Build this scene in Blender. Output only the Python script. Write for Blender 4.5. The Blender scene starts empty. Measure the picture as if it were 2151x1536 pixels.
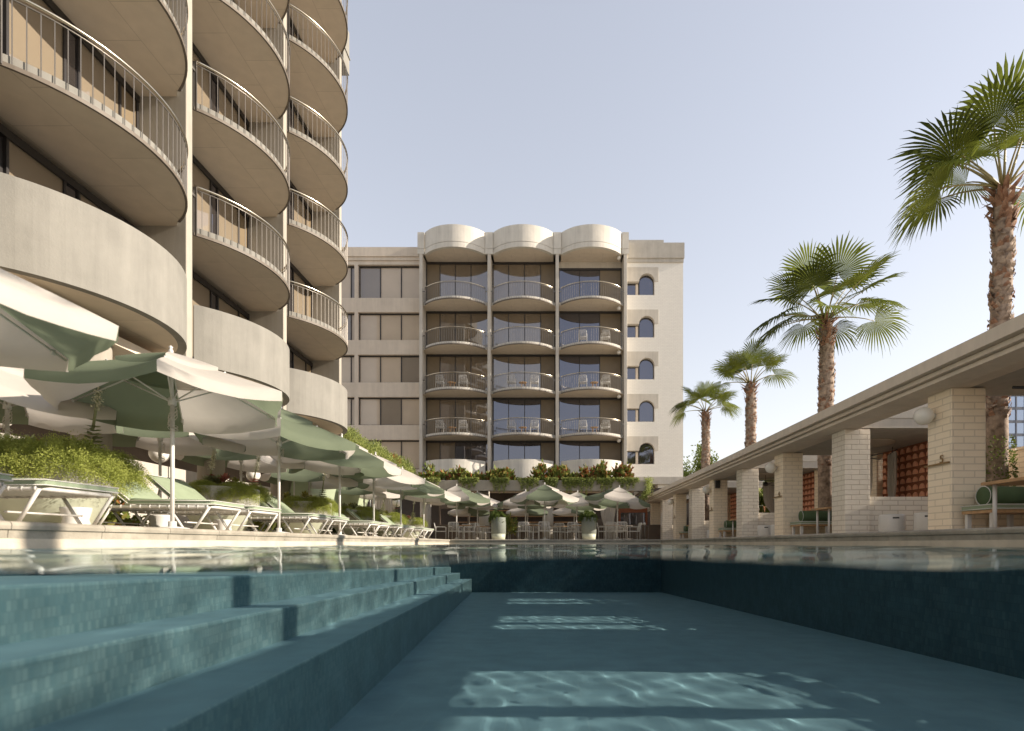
import bpy, math, random
import numpy as np
from mathutils import Vector, Matrix
sc = bpy.context.scene
R = math.radians
# ------------------------------------------------------------------ camera, sky, sun, exposure
CAMZ = 0.04
F = 1150.0; VX = 1150.0; VY = 1142.0           # focal length and vanishing point in photo pixels (2151 x 1536)
cam = bpy.data.cameras.new('camera'); camo = bpy.data.objects.new('camera', cam); sc.collection.objects.link(camo)
camo.location = (0, 0, CAMZ); camo.rotation_euler = (R(90), 0, 0)
cam.sensor_width = 36; cam.lens = F / 2151 * 36
cam.shift_x = (1075.5 - VX) / 2151; cam.shift_y = (VY - 768) / 2151
cam.clip_start = 0.05; cam.clip_end = 4000
cam.dof.use_dof = True; cam.dof.focus_distance = 14; cam.dof.aperture_fstop = 1.35
sc.camera = camo
SUN_EL, SUN_AZ = 22.0, 2.5                      # elevation; degrees from +x towards the camera side (-y)
world = bpy.data.worlds.new('World'); sc.world = world; world.use_nodes = True
wn = world.node_tree; bg = wn.nodes['Background']
sky = wn.nodes.new('ShaderNodeTexSky'); sky.sky_type = 'NISHITA'; sky.sun_disc = False
sky.sun_elevation = R(SUN_EL); sky.sun_rotation = R(90 + SUN_AZ)
sky.altitude = 0; sky.air_density = 1.3; sky.dust_density = 0.3; sky.ozone_density = 1.0
hs = wn.nodes.new('ShaderNodeHueSaturation'); hs.inputs['Saturation'].default_value = 0.66; hs.inputs['Value'].default_value = 1.40
gm = wn.nodes.new('ShaderNodeGamma'); gm.inputs['Gamma'].default_value = 0.62
wn.links.new(sky.outputs[0], gm.inputs['Color']); wn.links.new(gm.outputs[0], hs.inputs['Color']); mt_ = wn.nodes.new('ShaderNodeMixRGB'); mt_.blend_type = 'MULTIPLY'; mt_.inputs[0].default_value = 1; mt_.inputs[2].default_value = (1.04, 0.962, 0.968, 1)
wn.links.new(hs.outputs[0], mt_.inputs[1])
tcw = wn.nodes.new('ShaderNodeTexCoord'); sxw = wn.nodes.new('ShaderNodeSeparateXYZ'); wn.links.new(tcw.outputs['Generated'], sxw.inputs[0])
mrw = wn.nodes.new('ShaderNodeMapRange'); wn.links.new(sxw.outputs[2], mrw.inputs['Value'])     # the clear sky is deepest overhead
for k_, v_ in (('From Min', 0.70), ('From Max', 0.95), ('To Min', 1.0), ('To Max', 0.30)): mrw.inputs[k_].default_value = v_
m2w = wn.nodes.new('ShaderNodeMixRGB'); m2w.blend_type = 'MULTIPLY'; m2w.inputs[0].default_value = 1
wn.links.new(mt_.outputs[0], m2w.inputs[1]); wn.links.new(mrw.outputs[0], m2w.inputs[2]); wn.links.new(m2w.outputs[0], bg.inputs[0])
bg.inputs[1].default_value = 0.15
sl = bpy.data.lights.new('sun', 'SUN'); sl.energy = 4.6; sl.angle = R(0.5); sl.color = (1.0, 0.885, 0.745)
slo = bpy.data.objects.new('sun', sl); sc.collection.objects.link(slo)
sdir = Vector((math.cos(R(SUN_EL)) * math.cos(R(SUN_AZ)), -math.cos(R(SUN_EL)) * math.sin(R(SUN_AZ)), math.sin(R(SUN_EL))))
slo.rotation_euler = sdir.to_track_quat('Z', 'Y').to_euler(); slo.location = (40, 0, 30)
sl.cycles.is_caustics_light = True
sc.view_settings.view_transform = 'Standard'; sc.view_settings.look = 'None'
sc.view_settings.exposure = 0.95; sc.view_settings.gamma = 1; sc.view_settings.use_curve_mapping = False
sc.render.engine = 'CYCLES'
sc.cycles.use_denoising = True
sc.cycles.max_bounces = 10; sc.cycles.diffuse_bounces = 6; sc.cycles.glossy_bounces = 3; sc.cycles.transmission_bounces = 6
sc.cycles.sample_clamp_indirect = 4

def PX(px, Y): return (px - VX) / F * Y
def PZ(py, Y): return CAMZ + (VY - py) / F * Y

# ------------------------------------------------------------------ materials
def nn(nt, t, **kw):
    n = nt.nodes.new(t)
    for k, v in kw.items():
        if k in n.inputs: n.inputs[k].default_value = v
        else: setattr(n, k, v)
    return n
def mk(name, col, rough=0.7, var=0.0, vscale=2.0, bump=0.0, bscale=60.0, spec=0.5, metal=0.0, stain=0.0, col2=None, transl=0.0, coat=0.0):
    m = bpy.data.materials.new(name); m.use_nodes = True; nt = m.node_tree; L = nt.links
    p = nt.nodes['Principled BSDF']; out = nt.nodes['Material Output']
    p.inputs['Base Color'].default_value = (*col, 1); p.inputs['Roughness'].default_value = rough
    p.inputs['Specular IOR Level'].default_value = spec; p.inputs['Metallic'].default_value = metal
    p.inputs['Coat Weight'].default_value = coat
    tc = nn(nt, 'ShaderNodeTexCoord')
    src = None
    if var or col2:
        no = nn(nt, 'ShaderNodeTexNoise', Scale=vscale, Detail=6.0, Roughness=0.62)
        L.new(tc.outputs['Object'], no.inputs['Vector'])
        cr = nn(nt, 'ShaderNodeValToRGB'); L.new(no.outputs['Fac'], cr.inputs['Fac'])
        a = [c * (1 - var) for c in col]; b = [min(1, c * (1 + var)) for c in (col2 or col)]
        cr.color_ramp.elements[0].color = (*a, 1); cr.color_ramp.elements[1].color = (*b, 1)
        cr.color_ramp.elements[0].position = 0.3; cr.color_ramp.elements[1].position = 0.7
        src = cr.outputs['Color']
        if stain:
            mp = nn(nt, 'ShaderNodeMapping'); mp.inputs['Scale'].default_value = (2.6, 2.6, 0.22)
            L.new(tc.outputs['Object'], mp.inputs['Vector'])
            n2 = nn(nt, 'ShaderNodeTexNoise', Scale=1.6, Detail=8.0, Roughness=0.7); L.new(mp.outputs[0], n2.inputs['Vector'])
            c2 = nn(nt, 'ShaderNodeValToRGB'); L.new(n2.outputs['Fac'], c2.inputs['Fac'])
            c2.color_ramp.elements[0].position = 0.35; c2.color_ramp.elements[1].position = 0.62
            c2.color_ramp.elements[0].color = (1 - stain,) * 3 + (1,); c2.color_ramp.elements[1].color = (1, 1, 1, 1)
            mx = nn(nt, 'ShaderNodeMixRGB', blend_type='MULTIPLY'); mx.inputs[0].default_value = 1
            L.new(src, mx.inputs[1]); L.new(c2.outputs[0], mx.inputs[2]); src = mx.outputs[0]
        L.new(src, p.inputs['Base Color'])
    if bump:
        nb = nn(nt, 'ShaderNodeTexNoise', Scale=bscale, Detail=4.0); L.new(tc.outputs['Object'], nb.inputs['Vector'])
        bp = nn(nt, 'ShaderNodeBump', Strength=bump, Distance=0.01); L.new(nb.outputs['Fac'], bp.inputs['Height'])
        L.new(bp.outputs[0], p.inputs['Normal'])
    if transl:
        t = nn(nt, 'ShaderNodeBsdfTranslucent'); t.inputs['Color'].default_value = (*[min(1, c * 1.25) for c in col], 1)
        if src: L.new(src, t.inputs['Color'])
        ms = nn(nt, 'ShaderNodeMixShader'); ms.inputs[0].default_value = transl
        L.new(p.outputs[0], ms.inputs[1]); L.new(t.outputs[0], ms.inputs[2]); L.new(ms.outputs[0], out.inputs[0])
    return m
def brick(name, c1, c2, mortar, bw=0.33, bh=0.11, ms=0.012, rough=0.35, bump=0.6, spec=0.5, var=0.1, flat=False):
    m = bpy.data.materials.new(name); m.use_nodes = True; nt = m.node_tree; L = nt.links
    p = nt.nodes['Principled BSDF']; p.inputs['Roughness'].default_value = rough; p.inputs['Specular IOR Level'].default_value = spec
    tc = nn(nt, 'ShaderNodeTexCoord'); sx = nn(nt, 'ShaderNodeSeparateXYZ'); L.new(tc.outputs['Object'], sx.inputs[0])
    ad = nn(nt, 'ShaderNodeMath', operation='ADD'); L.new(sx.outputs[0], ad.inputs[0]); L.new(sx.outputs[1], ad.inputs[1])
    cb = nn(nt, 'ShaderNodeCombineXYZ'); L.new(sx.outputs[0] if flat else ad.outputs[0], cb.inputs[0]); L.new(sx.outputs[1 if flat else 2], cb.inputs[1])
    b = nn(nt, 'ShaderNodeTexBrick'); b.inputs['Scale'].default_value = 1
    b.inputs['Brick Width'].default_value = bw; b.inputs['Row Height'].default_value = bh; b.inputs['Mortar Size'].default_value = ms
    b.inputs['Mortar Smooth'].default_value = 0.15
    b.inputs['Color1'].default_value = (*c1, 1); b.inputs['Color2'].default_value = (*c2, 1); b.inputs['Mortar'].default_value = (*mortar, 1)
    L.new(cb.outputs[0], b.inputs['Vector'])
    no = nn(nt, 'ShaderNodeTexNoise', Scale=3.0, Detail=6.0); L.new(tc.outputs['Object'], no.inputs['Vector'])
    cr = nn(nt, 'ShaderNodeValToRGB'); L.new(no.outputs['Fac'], cr.inputs[0])
    cr.color_ramp.elements[0].color = (1 - var,) * 3 + (1,); cr.color_ramp.elements[1].color = (1, 1, 1, 1)
    mx = nn(nt, 'ShaderNodeMixRGB', blend_type='MULTIPLY'); mx.inputs[0].default_value = 1
    L.new(b.outputs['Color'], mx.inputs[1]); L.new(cr.outputs[0], mx.inputs[2]); L.new(mx.outputs[0], p.inputs['Base Color'])
    iv = nn(nt, 'ShaderNodeMath', operation='SUBTRACT'); iv.inputs[0].default_value = 1; L.new(b.outputs['Fac'], iv.inputs[1])
    n2 = nn(nt, 'ShaderNodeTexNoise', Scale=9.0, Detail=2.0); L.new(tc.outputs['Object'], n2.inputs['Vector'])
    m2 = nn(nt, 'ShaderNodeMath', operation='MULTIPLY_ADD'); L.new(n2.outputs['Fac'], m2.inputs[0]); m2.inputs[1].default_value = 0.5; L.new(iv.outputs[0], m2.inputs[2])
    bp = nn(nt, 'ShaderNodeBump', Strength=bump, Distance=0.012); L.new(m2.outputs[0], bp.inputs['Height']); L.new(bp.outputs[0], p.inputs['Normal'])
    return m
def glass(name, col, refl=0.3, tint=(0.85, 0.85, 0.9), lines=0.0, var=0.12):
    """tinted hotel glazing over a drawn blind: diffuse blind colour under a mirror-like film, slightly wavy"""
    m = bpy.data.materials.new(name); m.use_nodes = True; nt = m.node_tree; L = nt.links; nt.nodes.remove(nt.nodes['Principled BSDF'])
    tc = nn(nt, 'ShaderNodeTexCoord')
    no = nn(nt, 'ShaderNodeTexNoise', Scale=0.9, Detail=3.0); L.new(tc.outputs['Object'], no.inputs['Vector'])
    cr = nn(nt, 'ShaderNodeValToRGB'); L.new(no.outputs['Fac'], cr.inputs[0])
    cr.color_ramp.elements[0].color = (*[c * (1 - var) for c in col], 1); cr.color_ramp.elements[1].color = (*[c * (1 + var) for c in col], 1)
    d = nn(nt, 'ShaderNodeBsdfDiffuse'); L.new(cr.outputs[0], d.inputs['Color'])
    g = nn(nt, 'ShaderNodeBsdfGlossy', Roughness=0.015); g.inputs['Color'].default_value = (*tint, 1)
    nb = nn(nt, 'ShaderNodeTexNoise', Scale=0.8, Detail=1.0); L.new(tc.outputs['Object'], nb.inputs['Vector'])
    bp = nn(nt, 'ShaderNodeBump', Strength=0.12, Distance=0.02); L.new(nb.outputs['Fac'], bp.inputs['Height']); L.new(bp.outputs[0], g.inputs['Normal'])
    fr = nn(nt, 'ShaderNodeFresnel', IOR=1.5)
    ma = nn(nt, 'ShaderNodeMath', operation='ADD', use_clamp=True); L.new(fr.outputs[0], ma.inputs[0]); ma.inputs[1].default_value = refl
    ms = nn(nt, 'ShaderNodeMixShader'); L.new(ma.outputs[0], ms.inputs[0]); L.new(d.outputs[0], ms.inputs[1]); L.new(g.outputs[0], ms.inputs[2])
    L.new(ms.outputs[0], nt.nodes['Material Output'].inputs[0])
    return m
M = {}
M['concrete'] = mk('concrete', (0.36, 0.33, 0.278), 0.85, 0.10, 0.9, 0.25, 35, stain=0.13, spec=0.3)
M['parapet'] = mk('sun_darkened_concrete', (0.245, 0.234, 0.206), 0.85, 0.11, 1.1, 0.35, 30, stain=0.12, spec=0.3)  # darkened in colour for full sun; the shaded far copy is lighter
M['far_shade_concrete'] = mk('far_shade_concrete', (0.56, 0.52, 0.455), 0.85, 0.09, 0.9, 0.2, 35, stain=0.14, spec=0.3)  # lightened copy of concrete; makes up for shade on the far block
M['far_shade_parapet'] = mk('far_shade_pale', (0.66, 0.625, 0.555), 0.85, 0.09, 1.2, 0.2, 35, stain=0.14, spec=0.3)  # lightened copy of the parapet concrete, lifted for shade on the far block
M['grey_concrete'] = mk('grey_concrete', (0.46, 0.43, 0.38), 0.85, 0.10, 1.2, 0.2, 35, stain=0.12, spec=0.3)
M['soffit'] = brick('soffit_concrete', (0.76, 0.655, 0.53), (0.74, 0.64, 0.515), (0.62, 0.53, 0.425), 1.6, 1.05, 0.010, 0.9, 0.15, 0.2, 0.22, True)  # underside of the same slabs, lifted in colour for weak bounce light
M['warm_concrete'] = mk('warm_concrete', (0.65, 0.565, 0.465), 0.85, 0.08, 1.0, 0.2, 35, stain=0.1, spec=0.3)
M['steel'] = mk('steel', (0.19, 0.172, 0.15), 0.35, 0.08, 6, metal=0.7)
M['rail'] = mk('brushed_rail', (0.62, 0.56, 0.45), 0.25, metal=1.0)
M['edge_steel'] = mk('edge_steel', (0.13, 0.105, 0.08), 0.6, 0.1, 4)
M['frame'] = mk('dark_frame', (0.028, 0.025, 0.024), 0.45)
M['g_tan'] = glass('glass_tan_blind', (0.215, 0.175, 0.125), 0.10)
M['g_beige'] = glass('glass_beige_blind', (0.52, 0.43, 0.33), 0.06, (0.8, 0.75, 0.7))
M['g_mid'] = glass('glass_mid_blind', (0.14, 0.105, 0.065), 0.18)
M['g_dark'] = glass('glass_dark', (0.030, 0.026, 0.024), 0.16, (0.75, 0.78, 0.95))
M['panel'] = mk('tan_panel', (0.185, 0.14, 0.085), 0.5, 0.08, 1.5)
M['white_brick'] = brick('white_brick', (0.80, 0.77, 0.70), (0.77, 0.74, 0.675), (0.69, 0.655, 0.595), 0.30, 0.10, 0.010, 0.5, 0.3)
M['matt_brick'] = brick('matt_brick', (0.92, 0.785, 0.595), (0.89, 0.76, 0.575), (0.72, 0.61, 0.46), 0.36, 0.115, 0.011, 0.5, 0.5)
M['gloss_brick'] = brick('glazed_brick', (0.80, 0.735, 0.63), (0.76, 0.70, 0.60), (0.60, 0.53, 0.445), 0.36, 0.115, 0.011, 0.12, 0.8)
M['terracotta'] = mk('terracotta', (0.27, 0.095, 0.045), 0.8, 0.15, 4, 0.2, 40)
M['terra_light'] = mk('light_terracotta', (0.80, 0.38, 0.23), 0.8, 0.10, 4, 0.2, 40)
M['travertine'] = mk('travertine', (0.27, 0.24, 0.19), 0.6, 0.14, 3.5, 0.35, 45, col2=(0.34, 0.305, 0.245))
M['deck'] = mk('deck_stone', (0.58, 0.51, 0.405), 0.8, 0.1, 1.5, 0.2, 30)
M['ground'] = mk('ground', (0.46, 0.41, 0.33), 0.9, 0.15, 0.3)
M['white_paint'] = mk('white_paint', (0.57, 0.55, 0.515), 0.35, 0.03, 8)
M['wood'] = mk('teak', (0.42, 0.25, 0.12), 0.5, 0.2, 9)
M['cushion'] = mk('green_cushion', (0.26, 0.31, 0.21), 0.8, 0.06, 6, 0.25, 250, spec=0.2)
M['bolster'] = mk('dark_green_cushion', (0.085, 0.125, 0.062), 0.85, 0.08, 6, 0.25, 250, spec=0.2)
M['piping'] = mk('white_piping', (0.65, 0.63, 0.59), 0.6)
M['cloth_w'] = mk('cream_canvas', (0.62, 0.575, 0.52), 0.9, 0.04, 3, 0.15, 120, spec=0.1, transl=0.42)
M['cloth_g'] = mk('green_canvas', (0.20, 0.235, 0.16), 0.9, 0.05, 3, 0.15, 120, spec=0.1, transl=0.46)
M['screen_g'] = mk('pale_green_fabric', (0.40, 0.46, 0.31), 0.9, 0.04, 2, spec=0.1, transl=0.2)
M['curtain'] = mk('linen', (0.62, 0.58, 0.52), 0.9, 0.05, 3, spec=0.1, transl=0.35)
M['black'] = mk('black_metal', (0.02, 0.02, 0.022), 0.4)
M['brass'] = mk('aged_brass', (0.28, 0.18, 0.08), 0.4, 0.1, 20, metal=0.6)
M['globe'] = mk('opal_globe', (0.72, 0.69, 0.62), 0.3)
M['pot_rim'] = mk('terrazzo_rim', (0.36, 0.35, 0.31), 0.8, 0.3, 45, 0.4, 60)
M['pot_green'] = mk('pale_green_glaze', (0.44, 0.46, 0.36), 0.4, 0.06, 4)
M['pot_grey'] = mk('speckled_pot', (0.17, 0.185, 0.155), 0.7, 0.25, 40, 0.2, 60)
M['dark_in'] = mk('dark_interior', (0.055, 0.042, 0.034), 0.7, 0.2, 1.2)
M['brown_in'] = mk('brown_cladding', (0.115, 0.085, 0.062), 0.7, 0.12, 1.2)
M['soil'] = mk('soil', (0.05, 0.038, 0.028), 0.95, 0.3, 20)
def leaf(name, c, c2, tr=0.3, vs=1.3, rough=0.45):
    return mk(name, c, rough, 0.12, vs, col2=c2, transl=tr, spec=0.2)
M['fern'] = leaf('fern_leaf', (0.24, 0.29, 0.055), (0.42, 0.45, 0.12), 0.4, 5, 0.6)
M['fern_dark'] = leaf('fern_dark_leaf', (0.06, 0.10, 0.02), (0.14, 0.18, 0.045), 0.35, 5)
M['hang'] = leaf('trailing_leaf', (0.22, 0.27, 0.065), (0.38, 0.42, 0.14), 0.4, 5, 0.6)
M['leaf_g'] = leaf('broad_leaf', (0.085, 0.125, 0.025), (0.21, 0.25, 0.06), 0.25, 3, 0.35)
M['leaf_y'] = leaf('yellow_leaf', (0.20, 0.20, 0.045), (0.34, 0.30, 0.09), 0.3, 3, 0.4)
M['leaf_r'] = leaf('red_leaf', (0.20, 0.075, 0.03), (0.34, 0.14, 0.05), 0.25, 3, 0.35)
M['succulent'] = leaf('succulent_leaf', (0.22, 0.25, 0.12), (0.40, 0.40, 0.22), 0.12, 3, 0.5)
M['succ_red'] = leaf('red_succulent', (0.27, 0.08, 0.07), (0.42, 0.17, 0.13), 0.12, 3, 0.4)
M['flower'] = mk('cream_flower', (0.68, 0.64, 0.48), 0.8, 0.15, 20)
def palm_leaf(*a):
    m = leaf(*a)
    m.node_tree.nodes['Principled BSDF'].inputs['Specular IOR Level'].default_value = 0.06; return m
M['palm'] = palm_leaf('palm_leaf', (0.10, 0.13, 0.018), (0.19, 0.22, 0.04), 0.32, 1.5, 0.5)
M['palm_dark'] = palm_leaf('palm_old_leaf', (0.05, 0.065, 0.014), (0.10, 0.12, 0.03), 0.25, 1.5, 0.5)
M['petiole'] = mk('palm_stalk', (0.26, 0.22, 0.09), 0.5, 0.15, 6)
M['trunk'] = mk('palm_trunk', (0.175, 0.122, 0.09), 0.9, 0.3, 7, 0.6, 30, col2=(0.34, 0.262, 0.20))
M['trunk_low'] = mk('palm_trunk_smooth', (0.23, 0.18, 0.125), 0.9, 0.25, 5, 0.5, 25, col2=(0.33, 0.26, 0.19))
M['boot'] = mk('palm_boot', (0.15, 0.075, 0.045), 0.85, 0.25, 9, col2=(0.33, 0.19, 0.12))
M['bark'] = mk('bark', (0.12, 0.085, 0.06), 0.9, 0.2, 8, 0.5, 30)

# ------------------------------------------------------------------ mesh building
class MB:
    def __init__(s): s.v = []; s.f = []; s.m = []; s.sm = []
    def add(s, v, f, m=0, smooth=False):
        o = len(s.v); s.v += [tuple(p) for p in v]
        for q in f: s.f.append([i + o for i in q]); s.m.append(m); s.sm.append(smooth)
    def box(s, x0, x1, y0, y1, z0, z1, m=0):
        v = [(x0, y0, z0), (x1, y0, z0), (x1, y1, z0), (x0, y1, z0), (x0, y0, z1), (x1, y0, z1), (x1, y1, z1), (x0, y1, z1)]
        s.add(v, [(0, 3, 2, 1), (4, 5, 6, 7), (0, 1, 5, 4), (1, 2, 6, 5), (2, 3, 7, 6), (3, 0, 4, 7)], m)
    def bbox(s, x0, x1, y0, y1, z0, z1, b=0.01, m=0):
        """box with chamfered vertical and top edges"""
        v = []
        for z, i in ((z0, 0), (z1 - b, 0), (z1, b)):
            a, c, d, e = x0 + i, x1 - i, y0 + i, y1 - i; k = b
            v += [(a + k, d, z), (c - k, d, z), (c, d + k, z), (c, e - k, z), (c - k, e, z), (a + k, e, z), (a, e - k, z), (a, d + k, z)]
        f = [tuple(range(7, -1, -1)), tuple(range(16, 24))]
        for r in (0, 8):
            for i in range(8): j = (i + 1) % 8; f.append((r + i, r + j, r + 8 + j, r + 8 + i))
        s.add(v, f, m)
    def tube(s, pts, r, n=6, m=0, cap=True, smooth=True):
        pts = [Vector(p) for p in pts]; k = len(pts); rr = r if hasattr(r, '__len__') else [r] * k
        v = []; f = []; prev = None
        for i, p in enumerate(pts):
            t = (pts[min(i + 1, k - 1)] - pts[max(i - 1, 0)]).normalized()
            if prev is None: a = t.orthogonal().normalized()
            else:
                a = prev - t * prev.dot(t); a = a.normalized() if a.length > 1e-6 else t.orthogonal().normalized()
            prev = a; b = t.cross(a)
            for j in range(n):
                an = 2 * math.pi * j / n; v.append(p + (a * math.cos(an) + b * math.sin(an)) * rr[i])
        for i in range(k - 1):
            for j in range(n):
                j2 = (j + 1) % n; f.append((i * n + j, i * n + j2, (i + 1) * n + j2, (i + 1) * n + j))
        if cap: f.append(tuple(range(n - 1, -1, -1))); f.append(tuple(range((k - 1) * n, k * n)))
        s.add(v, f, m, smooth)
    def lathe(s, prof, n=24, c=(0, 0, 0), m=0, smooth=True):
        v = []; f = []; k = len(prof)
        for (r, z) in prof:
            for j in range(n):
                an = 2 * math.pi * j / n; v.append((c[0] + r * math.cos(an), c[1] + r * math.sin(an), c[2] + z))
        for i in range(k - 1):
            for j in range(n):
                j2 = (j + 1) % n; f.append((i * n + j, i * n + j2, (i + 1) * n + j2, (i + 1) * n + j))
        if prof[0][0] > 1e-4: f.append(tuple(range(n - 1, -1, -1)))
        if prof[-1][0] > 1e-4: f.append(tuple(range((k - 1) * n, k * n)))
        s.add(v, f, m, smooth)
    def prism(s, poly, lo, hi, axis='z', m=0, mside=None):
        """poly: 2-D outline; extruded along axis. axis z: (x,y); y: (x,z); x: (y,z)"""
        def P(a, b, h): return (a, b, h) if axis == 'z' else ((a, h, b) if axis == 'y' else (h, a, b))
        n = len(poly); v = [P(a, b, lo) for a, b in poly] + [P(a, b, hi) for a, b in poly]
        s.add(v, [tuple(range(n - 1, -1, -1)), tuple(range(n, 2 * n))], m)
        s.add(v, [(i, (i + 1) % n, n + (i + 1) % n, n + i) for i in range(n)], m if mside is None else mside)
    def sheet(s, rows, m=0, smooth=True, mfun=None):
        k = len(rows); n = len(rows[0]); v = [p for r in rows for p in r]
        for i in range(k - 1):
            for j in range(n - 1):
                pass
        o = len(s.v); s.v += [tuple(p) for p in v]
        for i in range(k - 1):
            for j in range(n - 1):
                s.f.append([o + i * n + j, o + i * n + j + 1, o + (i + 1) * n + j + 1, o + (i + 1) * n + j]); s.m.append(mfun(i, j) if mfun else m); s.sm.append(smooth)
    def sphere(s, c, r, n=16, k=10, m=0, sz=1.0):
        s.lathe([(max(1e-5, r * math.sin(math.pi * i / k)), -r * sz * math.cos(math.pi * i / k)) for i in range(k + 1)], n, c, m)
    def build(s, name, mats, parent=None, loc=None):
        me = bpy.data.meshes.new(name); me.from_pydata(s.v, [], s.f)
        if not isinstance(mats, (list, tuple)): mats = [mats]
        for mt in mats: me.materials.append(M[mt] if isinstance(mt, str) else mt)
        me.polygons.foreach_set('material_index', s.m); me.polygons.foreach_set('use_smooth', s.sm)
        o = bpy.data.objects.new(name, me); sc.collection.objects.link(o)
        if parent is not None: o.parent = parent
        if loc: o.location = loc
        return o
def obj_np(name, V, Fq, mats, mi=None, parent=None, smooth=False):
    """mesh of quads from numpy arrays"""
    me = bpy.data.meshes.new(name); V = np.asarray(V, dtype=np.float32); Fq = np.asarray(Fq, dtype=np.int32); n = len(Fq); k = Fq.shape[1]
    me.vertices.add(len(V)); me.vertices.foreach_set('co', V.ravel())
    me.loops.add(n * k); me.loops.foreach_set('vertex_index', Fq.ravel())
    me.polygons.add(n); me.polygons.foreach_set('loop_start', np.arange(n, dtype=np.int32) * k)
    if mi is not None: me.polygons.foreach_set('material_index', np.asarray(mi, dtype=np.int32))
    if smooth: me.polygons.foreach_set('use_smooth', np.ones(n, dtype=bool))
    for mt in (mats if isinstance(mats, (list, tuple)) else [mats]): me.materials.append(M[mt])
    me.update(calc_edges=True); me.validate()
    o = bpy.data.objects.new(name, me); sc.collection.objects.link(o)
    if parent is not None: o.parent = parent
    return o
def tag(o, label=None, cat=None, group=None, kind=None):
    if label: o['label'] = label
    if cat: o['category'] = cat
    if group: o['group'] = group
    if kind: o['kind'] = kind
    return o
def thing(name, label, cat, loc=(0, 0, 0), rz=0.0, group=None):
    o = bpy.data.objects.new(name, None); sc.collection.objects.link(o); o.location = loc; o.rotation_euler = (0, 0, rz); o.empty_display_size = 0.2
    return tag(o, label, cat, group)
def copy_tree(o, parent=None, loc=None, rz=None, label=None, group=None, scale=None):
    c = o.copy(); sc.collection.objects.link(c)
    if parent is not None: c.parent = parent
    if loc is not None: c.location = loc
    if rz is not None: c.rotation_euler = (c.rotation_euler[0], c.rotation_euler[1], rz)
    if scale is not None: c.scale = (scale,) * 3 if not hasattr(scale, '__len__') else scale
    if label: c['label'] = label
    if group: c['group'] = group
    for ch in o.children: copy_tree(ch, c)
    return c
def leaves(P, D, ln, wd, rng, roll=None):
    """diamond leaves: base points P, directions D (n x 3), lengths, widths -> V, F"""
    n = len(P); D = D / (np.linalg.norm(D, axis=1, keepdims=True) + 1e-9)
    Rv = rng.normal(size=(n, 3)); S = np.cross(D, Rv); S /= (np.linalg.norm(S, axis=1, keepdims=True) + 1e-9)
    ln = np.asarray(ln).reshape(-1, 1) * np.ones((n, 1)); wd = np.asarray(wd).reshape(-1, 1) * np.ones((n, 1))
    N = np.cross(S, D)
    a = P; b = P + D * ln * 0.45 + S * wd * 0.5 + N * ln * 0.08; c = P + D * ln - N * ln * 0.06; d = P + D * ln * 0.45 - S * wd * 0.5 + N * ln * 0.08
    V = np.stack([a, b, c, d], 1).reshape(-1, 3); Fq = np.arange(n * 4).reshape(-1, 4)
    return V, Fq

# ------------------------------------------------------------------ the setting: ground, deck, pool, water
DZ = 0.22                                             # deck level; still water is z = 0
PL, PR, PN, PF = -4.3, 5.0, -3.0, 24.0                # pool edges
def structure(o): o['kind'] = 'structure'; return o
b = MB(); x0, x1, y0, y1 = -34, 44, -12, 62; B = 1600
b.add([(x0, y0, 0.2), (x1, y0, 0.2), (x1, y1, 0.2), (x0, y1, 0.2), (-B, -B, 0.2), (B, -B, 0.2), (B, B, 0.2), (-B, B, 0.2)],
      [(4, 5, 1, 0), (5, 6, 2, 1), (6, 7, 3, 2), (7, 4, 0, 3)])
structure(b.build('ground', 'ground'))
b = MB(); cw = 0.32
b.box(x0, PL - cw, y0, y1, 0.05, DZ - 0.006); b.box(PR + cw, x1, y0, y1, 0.05, DZ - 0.006)
b.box(PL - cw, PR + cw, PF + cw, y1, 0.05, DZ - 0.006); b.box(PL - cw, PR + cw, y0, PN - cw, 0.05, DZ - 0.006)
structure(b.build('pool_deck', 'deck'))
b = MB()
def nose(s):                                          # rounded coping stone profile: (distance from pool edge outward, z)
    return [(-0.035 + 0.035 * (1 - math.cos(a)), DZ - 0.035 + 0.035 * math.sin(a)) for a in [R(t) for t in (0, 20, 40, 60, 80, 90)]] + \
           [(cw, DZ), (cw, 0.08), (0.0, 0.08), (-0.005, DZ - 0.075), (-0.03, DZ - 0.065)]
y = PN
while y < PF - 0.01:
    e = min(y + 0.92, PF)
    b.prism([(PL - d, z) for d, z in nose(0)], y + 0.003, e - 0.003, 'y'); b.prism([(PR + d, z) for d, z in nose(0)], y + 0.003, e - 0.003, 'y'); y = e
x = PL - cw
while x < PR + cw - 0.01:
    e = min(x + 0.92, PR + cw)
    b.prism([(PF + d, z) for d, z in nose(0)], x + 0.003, e - 0.003, 'x'); b.prism([(PN - d, z) for d, z in nose(0)], x + 0.003, e - 0.003, 'x'); x = e
structure(b.build('pool_coping', 'travertine'))
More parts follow.
